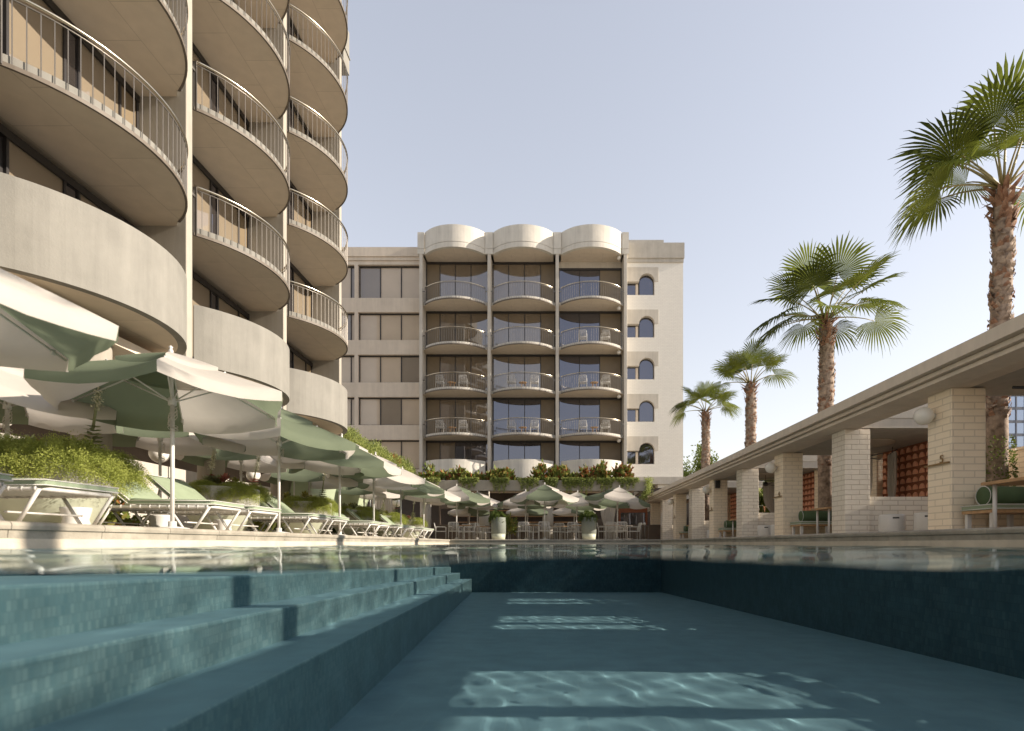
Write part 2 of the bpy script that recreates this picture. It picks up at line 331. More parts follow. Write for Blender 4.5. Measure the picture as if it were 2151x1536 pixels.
# pool shell: floor and steps fall gently towards the far end
SX, SZ = -0.087, -0.039
def zs(d, Y): return CAMZ - d + SZ * Y
M['pool_tile'] = brick('pool_tile', (0.34, 0.51, 0.525), (0.21, 0.37, 0.405), (0.24, 0.395, 0.42), 0.026, 0.052, 0.003, 0.35, 0.3, 0.4, 0.62)  # mottle in the colour stands in for rippled light on the risers
M['wall_tile'] = brick('pool_wall_tile', (0.095, 0.17, 0.20), (0.06, 0.125, 0.155), (0.06, 0.115, 0.14), 0.05, 0.10, 0.004, 0.35, 0.3, 0.4, 0.6)  # darker than the step tile: shade and underwater murk put in the colour
M['pool_stone'] = brick('pool_stone', (0.205, 0.345, 0.39), (0.19, 0.325, 0.37), (0.225, 0.36, 0.395), 0.62, 0.62, 0.006, 0.5, 0.2, 0.4, 0.45, True)
M['band'] = mk('waterline_stone', (0.52, 0.45, 0.35), 0.6, 0.15, 3, 0.3, 40)
def recv(o): o.cycles.is_caustics_receiver = True; return o
NY = 40
ys = [PN + (PF - PN) * i / NY for i in range(NY + 1)]
D3, D2, D1, D0 = 1.20, 0.612, 0.345, 0.088; X3, X2, X1 = -1.237, -1.746, -2.15
b = MB(); b.sheet([[(X3 + SX * Y, Y, zs(D3, Y)), (PR, Y, zs(D3, Y))] for Y in ys], smooth=False)
o = recv(structure(b.build('pool_floor', 'pool_stone')))
b = MB()
def rnd(x, zt, zb, Y, r=0.018):                       # riser with a small rounded nosing
    return [(x - r, Y, zt), (x - r * 0.3, Y, zt - r * 0.3), (x, Y, zt - r), (x, Y, zb)]
b.sheet([[(PL, Y, zs(D0, Y)), (X1 + SX * Y - 0.018, Y, zs(D0, Y))] for Y in ys], 1, False)
b.sheet([rnd(X1 + SX * Y, zs(D0, Y), zs(D1, Y), Y) for Y in ys], 0, False)
b.sheet([[(X1 + SX * Y, Y, zs(D1, Y)), (X2 + SX * Y - 0.018, Y, zs(D1, Y))] for Y in ys], 1, False)
b.sheet([rnd(X2 + SX * Y, zs(D1, Y), zs(D2, Y), Y) for Y in ys], 0, False)
b.sheet([[(X2 + SX * Y, Y, zs(D2, Y)), (X3 + SX * Y - 0.018, Y, zs(D2, Y))] for Y in ys], 1, False)
b.sheet([rnd(X3 + SX * Y, zs(D2, Y), zs(D3, Y), Y) for Y in ys], 0, False)
recv(structure(b.build('pool_steps', ['pool_tile', 'pool_stone'])))
b = MB(); zb = -2.4
for (p, q) in (((PR, PN), (PR, PF)), ((PR, PF), (PL, PF)), ((PL, PF), (PL, PN)), ((PL, PN), (PR, PN))):
    b.add([(*p, zb), (*q, zb), (*q, -0.10), (*p, -0.10)], [(0, 1, 2, 3)], 0)
    b.add([(*p, -0.10), (*q, -0.10), (*q, 0.085), (*p, 0.085)], [(0, 1, 2, 3)], 1)
recv(structure(b.build('pool_wall', ['wall_tile', 'band'])))
# water: a rippled sheet that starts a little in front of the lens, where the half-sunk camera port holds it back
WA_ = 0.13
def wave(X, Y):
    w = 0.0050 * np.sin(3.1 * X + 1.3 * Y + 0.9 * np.sin(0.8 * Y)) + 0.0035 * np.sin(-2.2 * X + 3.7 * Y + 1.1 * np.sin(1.3 * X))
    rw = random.Random(12)
    for i in range(10):
        k = 8.0 * 1.16 ** i; th = rw.uniform(0, math.pi); ph = rw.uniform(0, 6.28)
        w += WA_ / k ** 2 * np.sin(k * (X * math.cos(th) + Y * math.sin(th)) + ph + 0.8 * np.sin(0.31 * k * (X * math.sin(th) - Y * math.cos(th)) + ph))
    return w
xs = np.concatenate([np.linspace(PL, PR, 240), np.linspace(PR, 10.3, 90)[1:]]); t = np.linspace(0, 1, 420)  # sheet also runs unseen under the deck, added so refracted sun reaches the floor
Y0 = 1.0; yw = np.concatenate([np.linspace(PN, Y0, 50)[:-1], Y0 + (PF - Y0) * (0.30 * t + 0.70 * t ** 2.2)])
Xg, Yg = np.meshgrid(xs, yw); Zg = wave(Xg, Yg)
near = np.exp(-((Yg - Y0) / 0.5) ** 2)
Zg += near * (0.009 * np.sin(2.3 * Xg + 0.9) + 0.006 * np.sin(5.7 * Xg + 1.0))
ny, nx = Zg.shape; idx = np.arange(ny * nx).reshape(ny, nx)
Q = np.stack([idx[:-1, :-1], idx[:-1, 1:], idx[1:, 1:], idx[1:, :-1]], -1).reshape(-1, 4)
wm = bpy.data.materials.new('water'); wm.use_nodes = True; nt = wm.node_tree; nt.nodes.clear(); M['water'] = wm
cx = Xg[:-1, :-1].ravel(); cyy = Yg[:-1, :-1].ravel(); Q = Q[~((np.abs(cx) < 1.3) & (cyy > -0.8) & (cyy < Y0 - 0.001))]      # the pocket held open round the lens port
g = nn(nt, 'ShaderNodeBsdfGlass', IOR=1.33, Roughness=0.0); g.inputs['Color'].default_value = (0.90, 0.985, 1.0, 1)
oo = nn(nt, 'ShaderNodeOutputMaterial'); nt.links.new(g.outputs[0], oo.inputs[0])
wo = structure(obj_np('water', np.stack([Xg, Yg, Zg], -1).reshape(-1, 3), Q, 'water', smooth=True))
wo.cycles.is_caustics_caster = True

# ------------------------------------------------------------------ balcony module shared by both hotel wings (local: x along the front, -y outwards, z = slab underside)
CH, SAG, RAD = 2.02, 1.0, 2.54
def arc(off=0.0, n=24, x=CH):
    cy = 0.08 - SAG + RAD; r = RAD + off; a0 = math.asin(min(1, x / RAD))
    return [(r * math.sin(-a0 + 2 * a0 * i / n), cy - r * math.cos(-a0 + 2 * a0 * i / n)) for i in range(n + 1)]
def arc_wall(mb, o_out, o_in, z0, z1, m=0, n=24):
    A = arc(o_out, n); Bq = arc(o_in, n)
    mb.prism(A + Bq[::-1], z0, z1, 'z', m)
def slab_mb(th=0.2, m_soff=1):
    mb = MB(); poly = arc(0) + [(2.19, 0.22), (2.19, 1.28), (-2.19, 1.28), (-2.19, 0.22)]
    n = len(poly); v = [(x, y, 0) for x, y in poly] + [(x, y, th) for x, y in poly]
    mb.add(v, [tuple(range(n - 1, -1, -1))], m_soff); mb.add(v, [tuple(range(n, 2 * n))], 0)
    mb.add(v, [(i, (i + 1) % n, n + (i + 1) % n, n + i) for i in range(n)], 0)
    return mb
def make_balcony(parent, conc='parapet'):
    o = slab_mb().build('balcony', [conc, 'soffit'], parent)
    e = MB(); arc_wall(e, 0.045, 0.0, -0.012, 0.055); e.build('edge_strip', 'edge_steel', o)
    r = MB(); A = arc(0.03, 30)
    r.tube([(x, y, 1.145) for x, y in A], 0.026, 8, 1)
    for i in range(30):
        pass
    r.tube([(x, y, 1.06) for x, y in arc(0.03, 30)], 0.013, 5, 0)
    for (x, y) in arc(0.03, 29): r.tube([(x, y, 0.0), (x, y, 1.06)], 0.0085, 5, 0, smooth=False)
    for sx in (-1, 1):
        x = 2.035 * sx; r.box(x - 0.012, x + 0.012, -0.0, 0.12, 0.0, 1.13, 0)
        r.box(min(x, 2.19 * sx), max(x, 2.19 * sx), 0.03, 0.07, 0.88, 0.94, 0)
    r.build('railing', ['steel', 'rail'], o)
    return o
def make_parapet(parent, conc='parapet'):
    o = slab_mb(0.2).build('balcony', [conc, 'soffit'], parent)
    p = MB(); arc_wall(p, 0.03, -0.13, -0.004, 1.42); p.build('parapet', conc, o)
    return o
def make_window(parent, panes, h, name='window', w=2.19):
    """panes: list of (x0, x1, material) inside a dark frame; local y = 1.1 is the glass line"""
    f = MB(); f.box(-w, w, 1.14, 1.22, 0.2, h); f.box(-w, w, 1.06, 1.14, h - 0.15, h)
    xs_ = sorted({round(p[0], 3) for p in panes} | {round(p[1], 3) for p in panes})
    for x in xs_: f.box(x - 0.025, x + 0.025, 1.075, 1.14, 0.2, h - 0.15)
    f.box(-w, w, 1.085, 1.14, 0.2, 0.26)
    o = f.build(name, 'frame', parent)
    for (a, c, mt) in panes:
        q = MB(); q.box(a + 0.026, c - 0.026, 1.11, 1.135, 0.262, h - 0.152); q.build('pane', mt, o)
    return o

# ------------------------------------------------------------------ left hotel wing
LX = -8.24; LEV = [4.24, 7.29, 10.24, 13.19, 16.14, 19.09]; BC = [5.7, 10.3, 14.9, 19.5]
lw = thing('hotel_wing', 'tall sunlit hotel wing on the left with stacked scalloped balconies', 'hotel wing', (LX, 0, 0), R(90))
# child frame: local x = world y, local -y = world +x
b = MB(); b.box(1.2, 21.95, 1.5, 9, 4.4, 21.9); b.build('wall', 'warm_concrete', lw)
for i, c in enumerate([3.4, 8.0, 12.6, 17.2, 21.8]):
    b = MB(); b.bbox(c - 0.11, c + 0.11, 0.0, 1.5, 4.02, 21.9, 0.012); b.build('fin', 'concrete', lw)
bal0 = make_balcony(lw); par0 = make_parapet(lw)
WL = [(-2.15, -1.15, 'g_tan'), (-0.85, 0.28, 'g_tan'), (0.28, 0.6, 'g_dark'), (0.6, 1.65, 'g_tan'), (1.65, 2.15, 'panel')]
win0 = make_window(lw, WL, 2.95); first = {'b': True, 'p': True, 'w': True}
def put(src, key, parent, loc):
    if first[key]: first[key] = False; src.location = loc; return src
    return copy_tree(src, parent, loc)
for bi, c in enumerate(BC):
    for li, z in enumerate(LEV):
        if li == 0: put(par0, 'p', lw, (c, 0, z))
        else: put(bal0, 'b', lw, (c, 0, z))
        put(win0, 'w', lw, (c, 0, z))
    o = copy_tree(par0, lw, (c, 0, 22.04))
b = MB(); b.box(1.2, 22.0, 1.5, 9, 21.9, 23.4); b.build('roof', 'concrete', lw)
b = MB(); b.box(21.95, 22.6, -0.06, 2.6, 19.35, 21.1); b.box(21.95, 22.63, -0.10, 2.6, 20.0, 20.04); b.build('corner_block', 'parapet', lw)
b = MB(); b.box(1.2, 21.9, 0.0, 9, 3.84, 4.02); b.build('podium_slab', 'warm_concrete', lw)
for c in (3.0, 6.7, 10.4, 14.1, 17.8, 21.5):
    b = MB(); b.lathe([(0.31, DZ - 0.01), (0.31, 3.84)], 28, (c, 0.42, 0)); b.build('round_column', 'concrete', lw)
b = MB(); b.box(-4, 33, 3.4, 3.6, DZ - 0.01, 2.4); b.build('panel_wall', 'grey_concrete', lw)
for k in range(11):
    b = MB(); x = -3 + 3.3 * k; b.box(x - 0.012, x + 0.012, 3.385, 3.405, DZ, 2.4); b.build('panel_joint', 'frame', lw)
b = MB(); b.box(-4, 33, 3.62, 3.8, DZ - 0.01, 3.84); b.box(-4, 33, 3.3, 3.5, 2.95, 3.2); b.build('cladding', 'brown_in', lw)
# podium terrace behind the wing's end, with its planting
b = MB(); b.box(22.0, 34.0, 0.05, 3.3, 3.55, 4.25); b.build('terrace_edge', 'warm_concrete', lw)
for c in (25.2, 28.9):
    b = MB(); b.lathe([(0.31, DZ - 0.01), (0.31, 3.55)], 24, (c, 0.5, 0)); b.build('round_column', 'concrete', lw)

# ------------------------------------------------------------------ far hotel wing
FY = 37.0; SC = 31.08
def fx(px): return (px - VX) / SC
fw = thing('hotel_building', 'six storey hotel block across the end of the pool with three bays of curved balconies', 'hotel', (0, FY, 0))
fins = [fx(884), fx(1027.3), fx(1170.6), fx(1314)]; FC = [(fins[i] + fins[i + 1]) / 2 for i in range(3)]
FL = [4.19, 7.19, 10.19, 13.19, 16.19]
fb0 = make_balcony(fw, 'far_shade_parapet'); fp0 = make_parapet(fw, 'far_shade_parapet'); first.update({'fb': True, 'fp': True})
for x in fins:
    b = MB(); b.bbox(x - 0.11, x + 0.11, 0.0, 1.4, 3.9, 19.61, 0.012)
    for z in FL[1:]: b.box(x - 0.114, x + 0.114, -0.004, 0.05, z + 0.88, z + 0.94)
    b.build('fin', 'far_shade_concrete', fw)
WA = [(-2.15, -1.22, 'panel'), (-1.22, -0.16, 'g_mid'), (-0.16, 0.93, 'g_mid'), (0.93, 2.15, 'g_mid')]
WB = [(-2.15, -1.06, 'g_dark'), (-1.06, 0.05, 'g_dark'), (0.05, 1.16, 'g_dark'), (1.16, 2.15, 'panel')]
WC = [(-2.15, -0.74, 'g_dark'), (-0.74, 0.66, 'g_dark'), (0.66, 2.15, 'panel')]
for bi, c in enumerate(FC):
    for li, z in enumerate(FL):
        if li == 0: put(fp0, 'fp', fw, (c, 0, z))
        else: put(fb0, 'fb', fw, (c, 0, z))
        top = (19.61 if li == 4 else FL[li + 1]) - z
        if bi == 2 and li == 4:
            top -= 0.42; b = MB(); b.box(c - 2.19, c + 2.19, 1.05, 1.3, z + top, 19.61); b.build('lintel', 'far_shade_concrete', fw)
        hh = top
        wn_ = make_window(fw, [WA, WB, WC][bi], hh); wn_.location = (c, 0, z)
        if bi == 1 and li >= 2:
            for ch in wn_.children:
                if ch.data.materials[0].name == 'glass_dark': ch.data.materials[0] = M['g_mid']
        if bi == 0 and li == 0:
            for ch in list(wn_.children)[2:]: ch.data.materials[0] = M['g_dark']
    # scalloped roof parapet
    o = slab_mb(0.2).build('roof_scallop', ['far_shade_concrete', 'soffit'], fw); o.location = (c, 0, 19.61)
    p = MB(); arc_wall(p, 0.03, -0.2, -0.01, 0.33); arc_wall(p, 0.045, -0.2, 0.345, 1.46); p.build('parapet', 'far_shade_parapet', o)
b = MB()
for i, x in enumerate(fins):
    w0 = 0.26 if 0 < i < 3 else 0.22
    b.box(x - w0, x + w0, -0.02, 1.4, 19.61, 19.95); b.box(x - w0, x + w0, -0.035, 1.4, 19.965, 21.07); b.box(x - 0.008, x + 0.008, -0.038, 0.2, 19.7, 21.06)
b.box(fins[0] - 0.2, fins[3] + 0.2, 1.4, 2.0, 19.61, 21.0); b.build('roof_parapet', 'far_shade_parapet', fw)
b = MB(); b.box(fins[0] - 7.6, fins[3] + 4.1, 2.2, 14, 3.9, 20.0); b.build('core_wall', 'far_shade_concrete', fw)
# recessed left part with strip windows (its face at local y = 1.3)
S2 = F / 38.3
def wx(px): return (px - VX) / S2
def wz(py): return CAMZ + (VY - py) / S2
rows = [(556, 626), (656, 714.5), (745, 803.5), (834, 893), (924, 986)]
b = MB(); zt = 20.35; xl = -17.0; xr = fins[0] - 0.11
edges = [wz(r) for pr in rows for r in pr]
b.box(xl, xr, 1.3, 2.2, edges[0], wz(548)); b.box(xl, xr, 1.22, 2.2, wz(548) + 0.002, wz(541)); b.box(xl, xr, 1.14, 2.2, wz(541) + 0.002, zt + 0.35)
for i in range(4): b.box(xl, xr, 1.3, 2.2, edges[2 * i + 2], edges[2 * i + 1])
b.box(xl, xr, 1.3, 2.2, 3.9, edges[9])
for i in range(5): b.box(wx(744.5), wx(752), 1.3, 2.1, edges[2 * i + 1], edges[2 * i])
b.build('wall', 'warm_concrete', fw)
for i in range(5):
    z1, z0 = edges[2 * i], edges[2 * i + 1]
    for (xa, xb, ms) in ((wx(752), xr, [797, 841]), (xl, wx(744.5), [735 - 45 * k for k in range(4)])):
        f = MB(); f.box(xa, xb, 1.62, 1.72, z0, z1); f.box(xa, xb, 1.52, 1.62, z1 - 0.09, z1); f.box(xa, xb, 1.52, 1.62, z0, z0 + 0.07)
        ms_ = [xa + 0.03] + sorted(wx(m) for m in ms) + [xb - 0.03]
        for m_ in ms_: f.box(m_ - 0.03, m_ + 0.03, 1.53, 1.62, z0 + 0.07, z1 - 0.09)
        wo_ = f.build('strip_window', 'frame', fw)
        for k in range(len(ms_) - 1):
            if ms_[k + 1] - ms_[k] < 0.1: continue
            q = MB(); q.box(ms_[k] + 0.031, ms_[k + 1] - 0.031, 1.59, 1.615, z0 + 0.072, z1 - 0.092)
            q.build('pane', 'g_beige' if (i + k) % 4 else 'g_tan', wo_)
# brick stair tower with arched windows (face at local y = 1.0)
S3 = F / 38.0
def tx(px): return (px - VX) / S3
def tz(py): return CAMZ + (VY - py) / S3
xL, xR = fins[3] + 0.11, tx(1435); xh = tx(1382); xa0, xa1 = tx(1342.5), tx(1375); bots = [620, 709, 797, 886, 975]
b = MB()
zprev = tz(552); rad = (xa1 - xa0) / 2; xc = (xa0 + xa1) / 2
b.box(xh, xR, 1.0, 2.2, 3.9, zprev)
for i, bt in enumerate(bots):
    zb_ = tz(bt); zr = zb_ + (tz(592) - tz(620)); za = tz(bt - 45); zc_ = za - rad; zh = tz(bt - 58); zhb = tz(bt - 28)
    b.box(xL, xh, 1.0, 2.2, zh, zprev); b.box(xa1, xh, 1.0, 2.2, zb_, zhb)
    poly = [(xL, zh), (xL, zr), (xa0, zr)] + [(xc + rad * math.cos(R(180 - 12 * k)), zc_ + rad * math.sin(R(180 - 12 * k))) for k in range(16)] + [(xa1, zhb), (xh + 0.02, zhb), (xh + 0.02, zh)]
    h = MB(); h.prism(poly, 0.955, 1.35, 'y'); h.build('window_hood', 'far_shade_concrete', fw); zprev = zb_
    f = MB(); f.box(xL, xa1, 1.30, 1.36, zb_, za); wo_ = f.build('arched_window', 'frame', fw)
    q = MB(); q.prism([(xa0 + 0.07, zb_ + 0.08)] + [(xc + (rad - 0.07) * math.cos(R(180 - 12 * k)), zc_ + (rad - 0.07) * math.sin(R(180 - 12 * k))) for k in range(16)] + [(xa1 - 0.07, zb_ + 0.08)], 1.27, 1.295, 'y'); q.build('pane', 'g_dark', wo_)
    q = MB(); q.box(xL + 0.03, xa0 - 0.22, 1.27, 1.295, zb_ + 0.08, zr - 0.08); q.build('pane', 'g_dark', wo_)
    q = MB(); q.box(xa0 - 0.2, xa0 - 0.03, 1.26, 1.295, zb_ + 0.06, zr - 0.06); q.build('mullion', 'warm_concrete', wo_)
b.box(xL, xh, 1.0, 2.2, tz(1003), zprev); b.build('brick_wall', 'white_brick', fw)
b = MB(); b.box(xL, xR + 0.02, 0.93, 8, tz(552), tz(544)); b.box(xL, xR + 0.06, 0.86, 8, tz(544) + 0.002, tz(512)); b.box(xL, tx(1398), 1.6, 8, tz(512), tz(494)); b.box(xR - 0.4, xR, 2.2, 14, 3.9, tz(552)); b.build('cornice', 'grey_concrete', fw)
b = MB(); b.box(xL - 0.5, xR + 0.1, 0.7, 2.2, tz(1018), tz(1003)); b.build('band_course', 'grey_concrete', fw)
for z in FL[1:] + [19.61]:
    q = MB(); q.sphere((fins[3] - 0.42, 0.25, z - 0.14), 0.14, 14, 8); q.build('soffit_light', 'globe', fw)
# ground floor restaurant under the planted terrace
TY = 32.5; ST = F / TY
def gx(px): return (px - VX) / ST
b = MB(); b.box(-9.5, gx(1358), -0.6, 1.1, 3.55, 3.9); b.build('terrace_slab', 'warm_concrete', fw)
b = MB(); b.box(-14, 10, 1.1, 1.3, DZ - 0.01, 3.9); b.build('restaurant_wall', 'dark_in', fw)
for px in (894, 1017, 1151, 1279):
    b = MB(); b.lathe([(0.34, DZ - 0.01), (0.34, 3.55)], 28, ((px - VX) / F * 34.2, -2.8, 0)); b.build('round_column', 'far_shade_concrete', fw)
b = MB(); b.box(-8, 8.5, -2.2, -1.7, DZ - 0.01, 1.18); b.box(-8, 8.5, -2.25, -1.62, 1.18, 1.24); b.build('bar_counter', 'brown_in', fw)
for z in (1.5, 1.9, 2.3):
    b = MB(); b.box(-6.5, 3.0, 0.8, 1.08, z, z + 0.04); b.build('bar_shelf', 'wood', fw)
x0_, x1_ = (1300 - VX) / F * 35.5, (1360 - VX) / F * 35.5
b = MB(); b.box(x0_, x1_, -1.5, -1.3, 2.05, 2.45); b.box(x0_, x0_ + 0.12, -1.5, -1.3, DZ, 2.05); b.box(x1_ - 0.12, x1_, -1.5, -1.3, DZ, 2.05); b.build('door_frame', 'terracotta', fw)
b = MB(); b.box(x0_ + 0.12, x1_ - 0.12, -1.42, -1.38, DZ, 2.05); b.build('door_glass', 'g_dark', fw)
x0_, x1_ = (922 - VX) / F * 35.5, (985 - VX) / F * 35.5
b = MB(); b.box(x0_, x1_, -1.5, -1.3, 2.3, 2.6); b.box(x0_, x0_ + 0.1, -1.5, -1.3, DZ, 2.3); b.box(x1_ - 0.1, x1_, -1.5, -1.3, DZ, 2.3); b.build('door_frame', 'brown_in', fw)

# ------------------------------------------------------------------ poolside pavilion on the right
CX = 6.79; CWD = 0.58; CY = [2.6 + 3.3 * k for k in range(11)]       # column front faces
SOF = 2.66
pv = thing('cabana_pavilion', 'long low pavilion of cream brick columns under a stepped concrete fascia, right of the pool', 'pavilion', (0, 0, 0))
b = MB()
prof = [(6.80, SOF), (6.43, 2.70), (6.43, 2.76), (6.46, 2.762), (6.46, 2.785), (6.36, 2.787), (6.36, 2.85), (6.39, 2.852), (6.39, 2.875), (6.26, 2.877), (6.26, 3.07), (7.10, 3.07), (7.10, SOF)]
b.prism(prof, 0.6, 36.9, 'y'); b.build('fascia_beam', 'warm_concrete', pv)
def column(y, mat):
    b = MB(); b.bbox(CX, CX + CWD, y, y + CWD, DZ - 0.01, SOF, 0.008); return b.build('column', mat, pv)
for k, y in enumerate(CY):
    gl = k % 2 == 1
    column(y, 'gloss_brick' if gl else 'matt_brick')
cab = [1, 3, 5, 7, 9]                                               # cabana bays start at these (glazed) columns
BX = 9.6
for k in cab:
    y0 = CY[k]; y1 = CY[k + 1] + CWD if k + 1 < len(CY) else CY[k] + 3.6
    b = MB(); b.box(7.104, 10.1, y0, y1, SOF + 0.02, 2.9); b.box(6.5, 10.1, y0, y0 + 0.25, 2.902 if False else 3.072, 3.16); b.box(7.104, 10.1, y0 - 0.02, y1 + 0.02, 2.902, 3.3); b.box(6.5, 7.1, y0 - 0.02, y1 + 0.02, 3.072, 3.15)
    b.build('cabana_roof', 'grey_concrete', pv)
    b = MB(); b.lathe([(0.62, 0), (0.70, 0.0), (0.70, 0.02), (0.62, 0.02)], 36, (8.35, (y0 + y1) / 2, SOF - 0.004)); b.build('ceiling_rose', 'warm_concrete', pv)
    b = MB(); b.box(CX + CWD, BX, y0 + 0.12, y0 + 0.42, DZ - 0.01, 1.12); b.build('low_wall', 'gloss_brick', pv)
    b = MB(); b.box(CX + CWD, BX, y1 - 0.42, y1 - 0.18, DZ - 0.01, 0.62); b.build('low_wall', 'matt_brick', pv)
    for yy in (y0 + 0.05, y1 - 0.5):
        b = MB(); b.bbox(BX - 0.05, BX + 0.45, yy, yy + 0.45, DZ - 0.01, SOF + 0.02, 0.008); b.build('back_pier', 'matt_brick', pv)
    # terracotta breeze block screen with rows of half-moons
    b = MB(); b.box(BX + 0.12, BX + 0.22, y0 + 0.51, y1 - 0.51, DZ, SOF + 0.01, 0)
    ny_ = 11; pit = (y1 - y0 - 1.02) / ny_; nz_ = 11; pz = (SOF - 0.42) / nz_
    for i in range(nz_):
        for j in range(ny_):
            yc = y0 + 0.51 + pit * (j + 0.5); zc = 0.45 + pz * i
            if yc - pit * 0.42 < y0 + 0.51: continue
            b.prism([(yc + pit * 0.36 * math.cos(R(t)), zc + pz * 0.66 * math.sin(R(t))) for t in range(0, 181, 30)], BX + 0.085, BX + 0.121, 'x', 1)
    b.build('breeze_screen', ['terracotta', 'terra_light'], pv)
for yy in (CY[2], CY[4], CY[6], CY[8]):                             # numbered columns: a brass rail with a digit standing on it
    b = MB(); b.box(CX - 0.05, CX - 0.012, yy + 0.02, yy + CWD + 0.02, 1.40, 1.425); b.build('number_shelf', 'brass', pv)
for yy, ch in ((CY[2], '5'), (CY[4], '4'), (CY[6], '3'), (CY[8], '2')):
    cu = bpy.data.curves.new('house_number', 'FONT'); cu.body = ch; cu.size = 0.19; cu.extrude = 0.008
    o = bpy.data.objects.new('house_number', cu); sc.collection.objects.link(o); o.parent = pv
    o.location = (CX - 0.035, yy + 0.20, 1.43); o.rotation_euler = (R(90), 0, R(-90)); cu.materials.append(M['brass'])
    dg = bpy.context.evaluated_depsgraph_get(); me = bpy.data.meshes.new_from_object(o.evaluated_get(dg)); bpy.data.objects.remove(o)
    o = bpy.data.objects.new('house_number', me); sc.collection.objects.link(o); o.parent = pv
    o.location = (CX - 0.03, yy + 0.24, 1.426); o.rotation_euler = (R(90), 0, R(-90))
ordw = ['nearest', 'second', 'third', 'fourth', 'fifth']
# boundary wall behind
bw = MB(); bw.box(10.5, 10.75, -10, 60, DZ - 0.01, 2.12); bw.box(10.46, 10.79, -10, 60, 2.12, 2.18)
tag(bw.build('boundary_wall', 'matt_brick'), 'cream brick boundary wall running behind the pavilion', 'wall')
# wall lamps on the numbered columns
def globe_lamp(label, loc):
    t = thing('wall_lamp', label, 'lamp', loc, 0, 'globe lamps on the pavilion columns')
    b = MB(); b.lathe([(0.055, 0), (0.055, 0.04)], 16); o = b.build('bracket', 'white_paint', t); o.rotation_euler = (0, R(-90), 0)
    b = MB(); b.sphere((-0.175, 0, 0), 0.155, 24, 16); b.build('globe', 'globe', t); return t
globe_lamp('round white wall lamp high on the cream column numbered 5', (CX, CY[2] + 0.42, 2.28))
globe_lamp('round white wall lamp high on the cream column numbered 4', (CX, CY[4] + 0.42, 2.28))
globe_lamp('round white wall lamp high on the column numbered 3', (CX, CY[6] + 0.42, 2.28))
globe_lamp('small round white wall lamp on the column numbered 2', (CX, CY[8] + 0.42, 2.28))
globe_lamp('farthest round white wall lamp near the end of the pavilion', (CX, CY[10] + 0.42, 2.28))
b = MB(); b.bbox(CX + 0.06, CX + 0.24, CY[6] - 0.13, CY[6] - 0.002, 2.3, 2.62, 0.01)
tag(b.build('speaker', 'black'), 'small black loudspeaker at the top of a pavilion column', 'speaker')
# ceiling fans, curtains
def fan(label, loc):
    t = thing('ceiling_fan', label, 'fan', loc, 0, 'black fans under the cabana roofs')
    b = MB(); b.tube([(0, 0, 0), (0, 0, -0.28)], 0.012, 8); b.build('rod', 'black', t)
    b = MB(); b.lathe([(0.01, -0.42), (0.09, -0.40), (0.10, -0.32), (0.03, -0.26)], 18); b.build('motor', 'black', t)
    for k in range(3):
        a = k * 2.094 + 0.5; b = MB(); b.prism([(0.08, -0.03), (0.66, -0.06), (0.68, 0.05), (0.08, 0.03)], -0.372, -0.362, 'z'); o = b.build('blade', 'black', t); o.rotation_euler = (0, 0, a)
fan('black ceiling fan under the roof of the cabana beyond column 5', (8.35, 14.35, SOF)); fan('black ceiling fan in the cabana beyond column 4', (8.35, 20.95, SOF))
def curtain(label, x, y, w, tie, rz=0.0, z1=2.5):
    t = thing('curtain', label, 'curtain', (x, y, 0), rz, 'white curtains of the cabanas')
    rows_ = []; n = 30
    for i in range(15):
        s = i / 14; z = z1 - (z1 - 0.55) * s; k = 1 - 0.62 * math.exp(-((s - tie) / 0.22) ** 2)
        rows_.append([(w * k * (j / n - 0.5) + 0.10 * (1 - k), 0.045 * math.sin(j * 1.9) * (0.5 + 0.5 * k) + 0.02 * math.sin(j * 0.7 + s * 3), z) for j in range(n + 1)])
    b = MB(); b.sheet(rows_); b.build('drape', 'curtain', t)
    b = MB(); b.tube([(-w * 0.6, 0, z1 + 0.03), (w * 0.6, 0, z1 + 0.03)], 0.014, 6); b.tube([(0, 0, z1 + 0.03), (0, 0, SOF + 0.02)], 0.01, 6); b.build('rail', 'black', t)
curtain('tied linen curtain at the near edge of the screen behind column 5', 8.75, 15.35, 0.75, 0.75)
curtain('slim tied linen curtain close to the terracotta screen', 9.42, 14.95, 0.8, 0.78, R(70))
curtain('pale curtain pinched low, seen just right of the column numbered 4', 9.1, 21.7, 1.1, 0.75)
curtain('slim pale curtain seen right of the column numbered 3', 8.7, 27.9, 0.9, 0.8)
b = MB(); b.tube([(7.4, 8.7, 2.52), (9.6, 8.7, 2.52)], 0.022, 8); b.tube([(8.0, 8.7, 2.52), (8.0, 8.7, SOF + 0.03)], 0.014, 6); b.tube([(9.2, 8.7, 2.52), (9.2, 8.7, SOF + 0.03)], 0.014, 6)
tag(b.build('curtain_rail', 'black'), 'bare black curtain rail under the nearest cabana ceiling', 'rail')
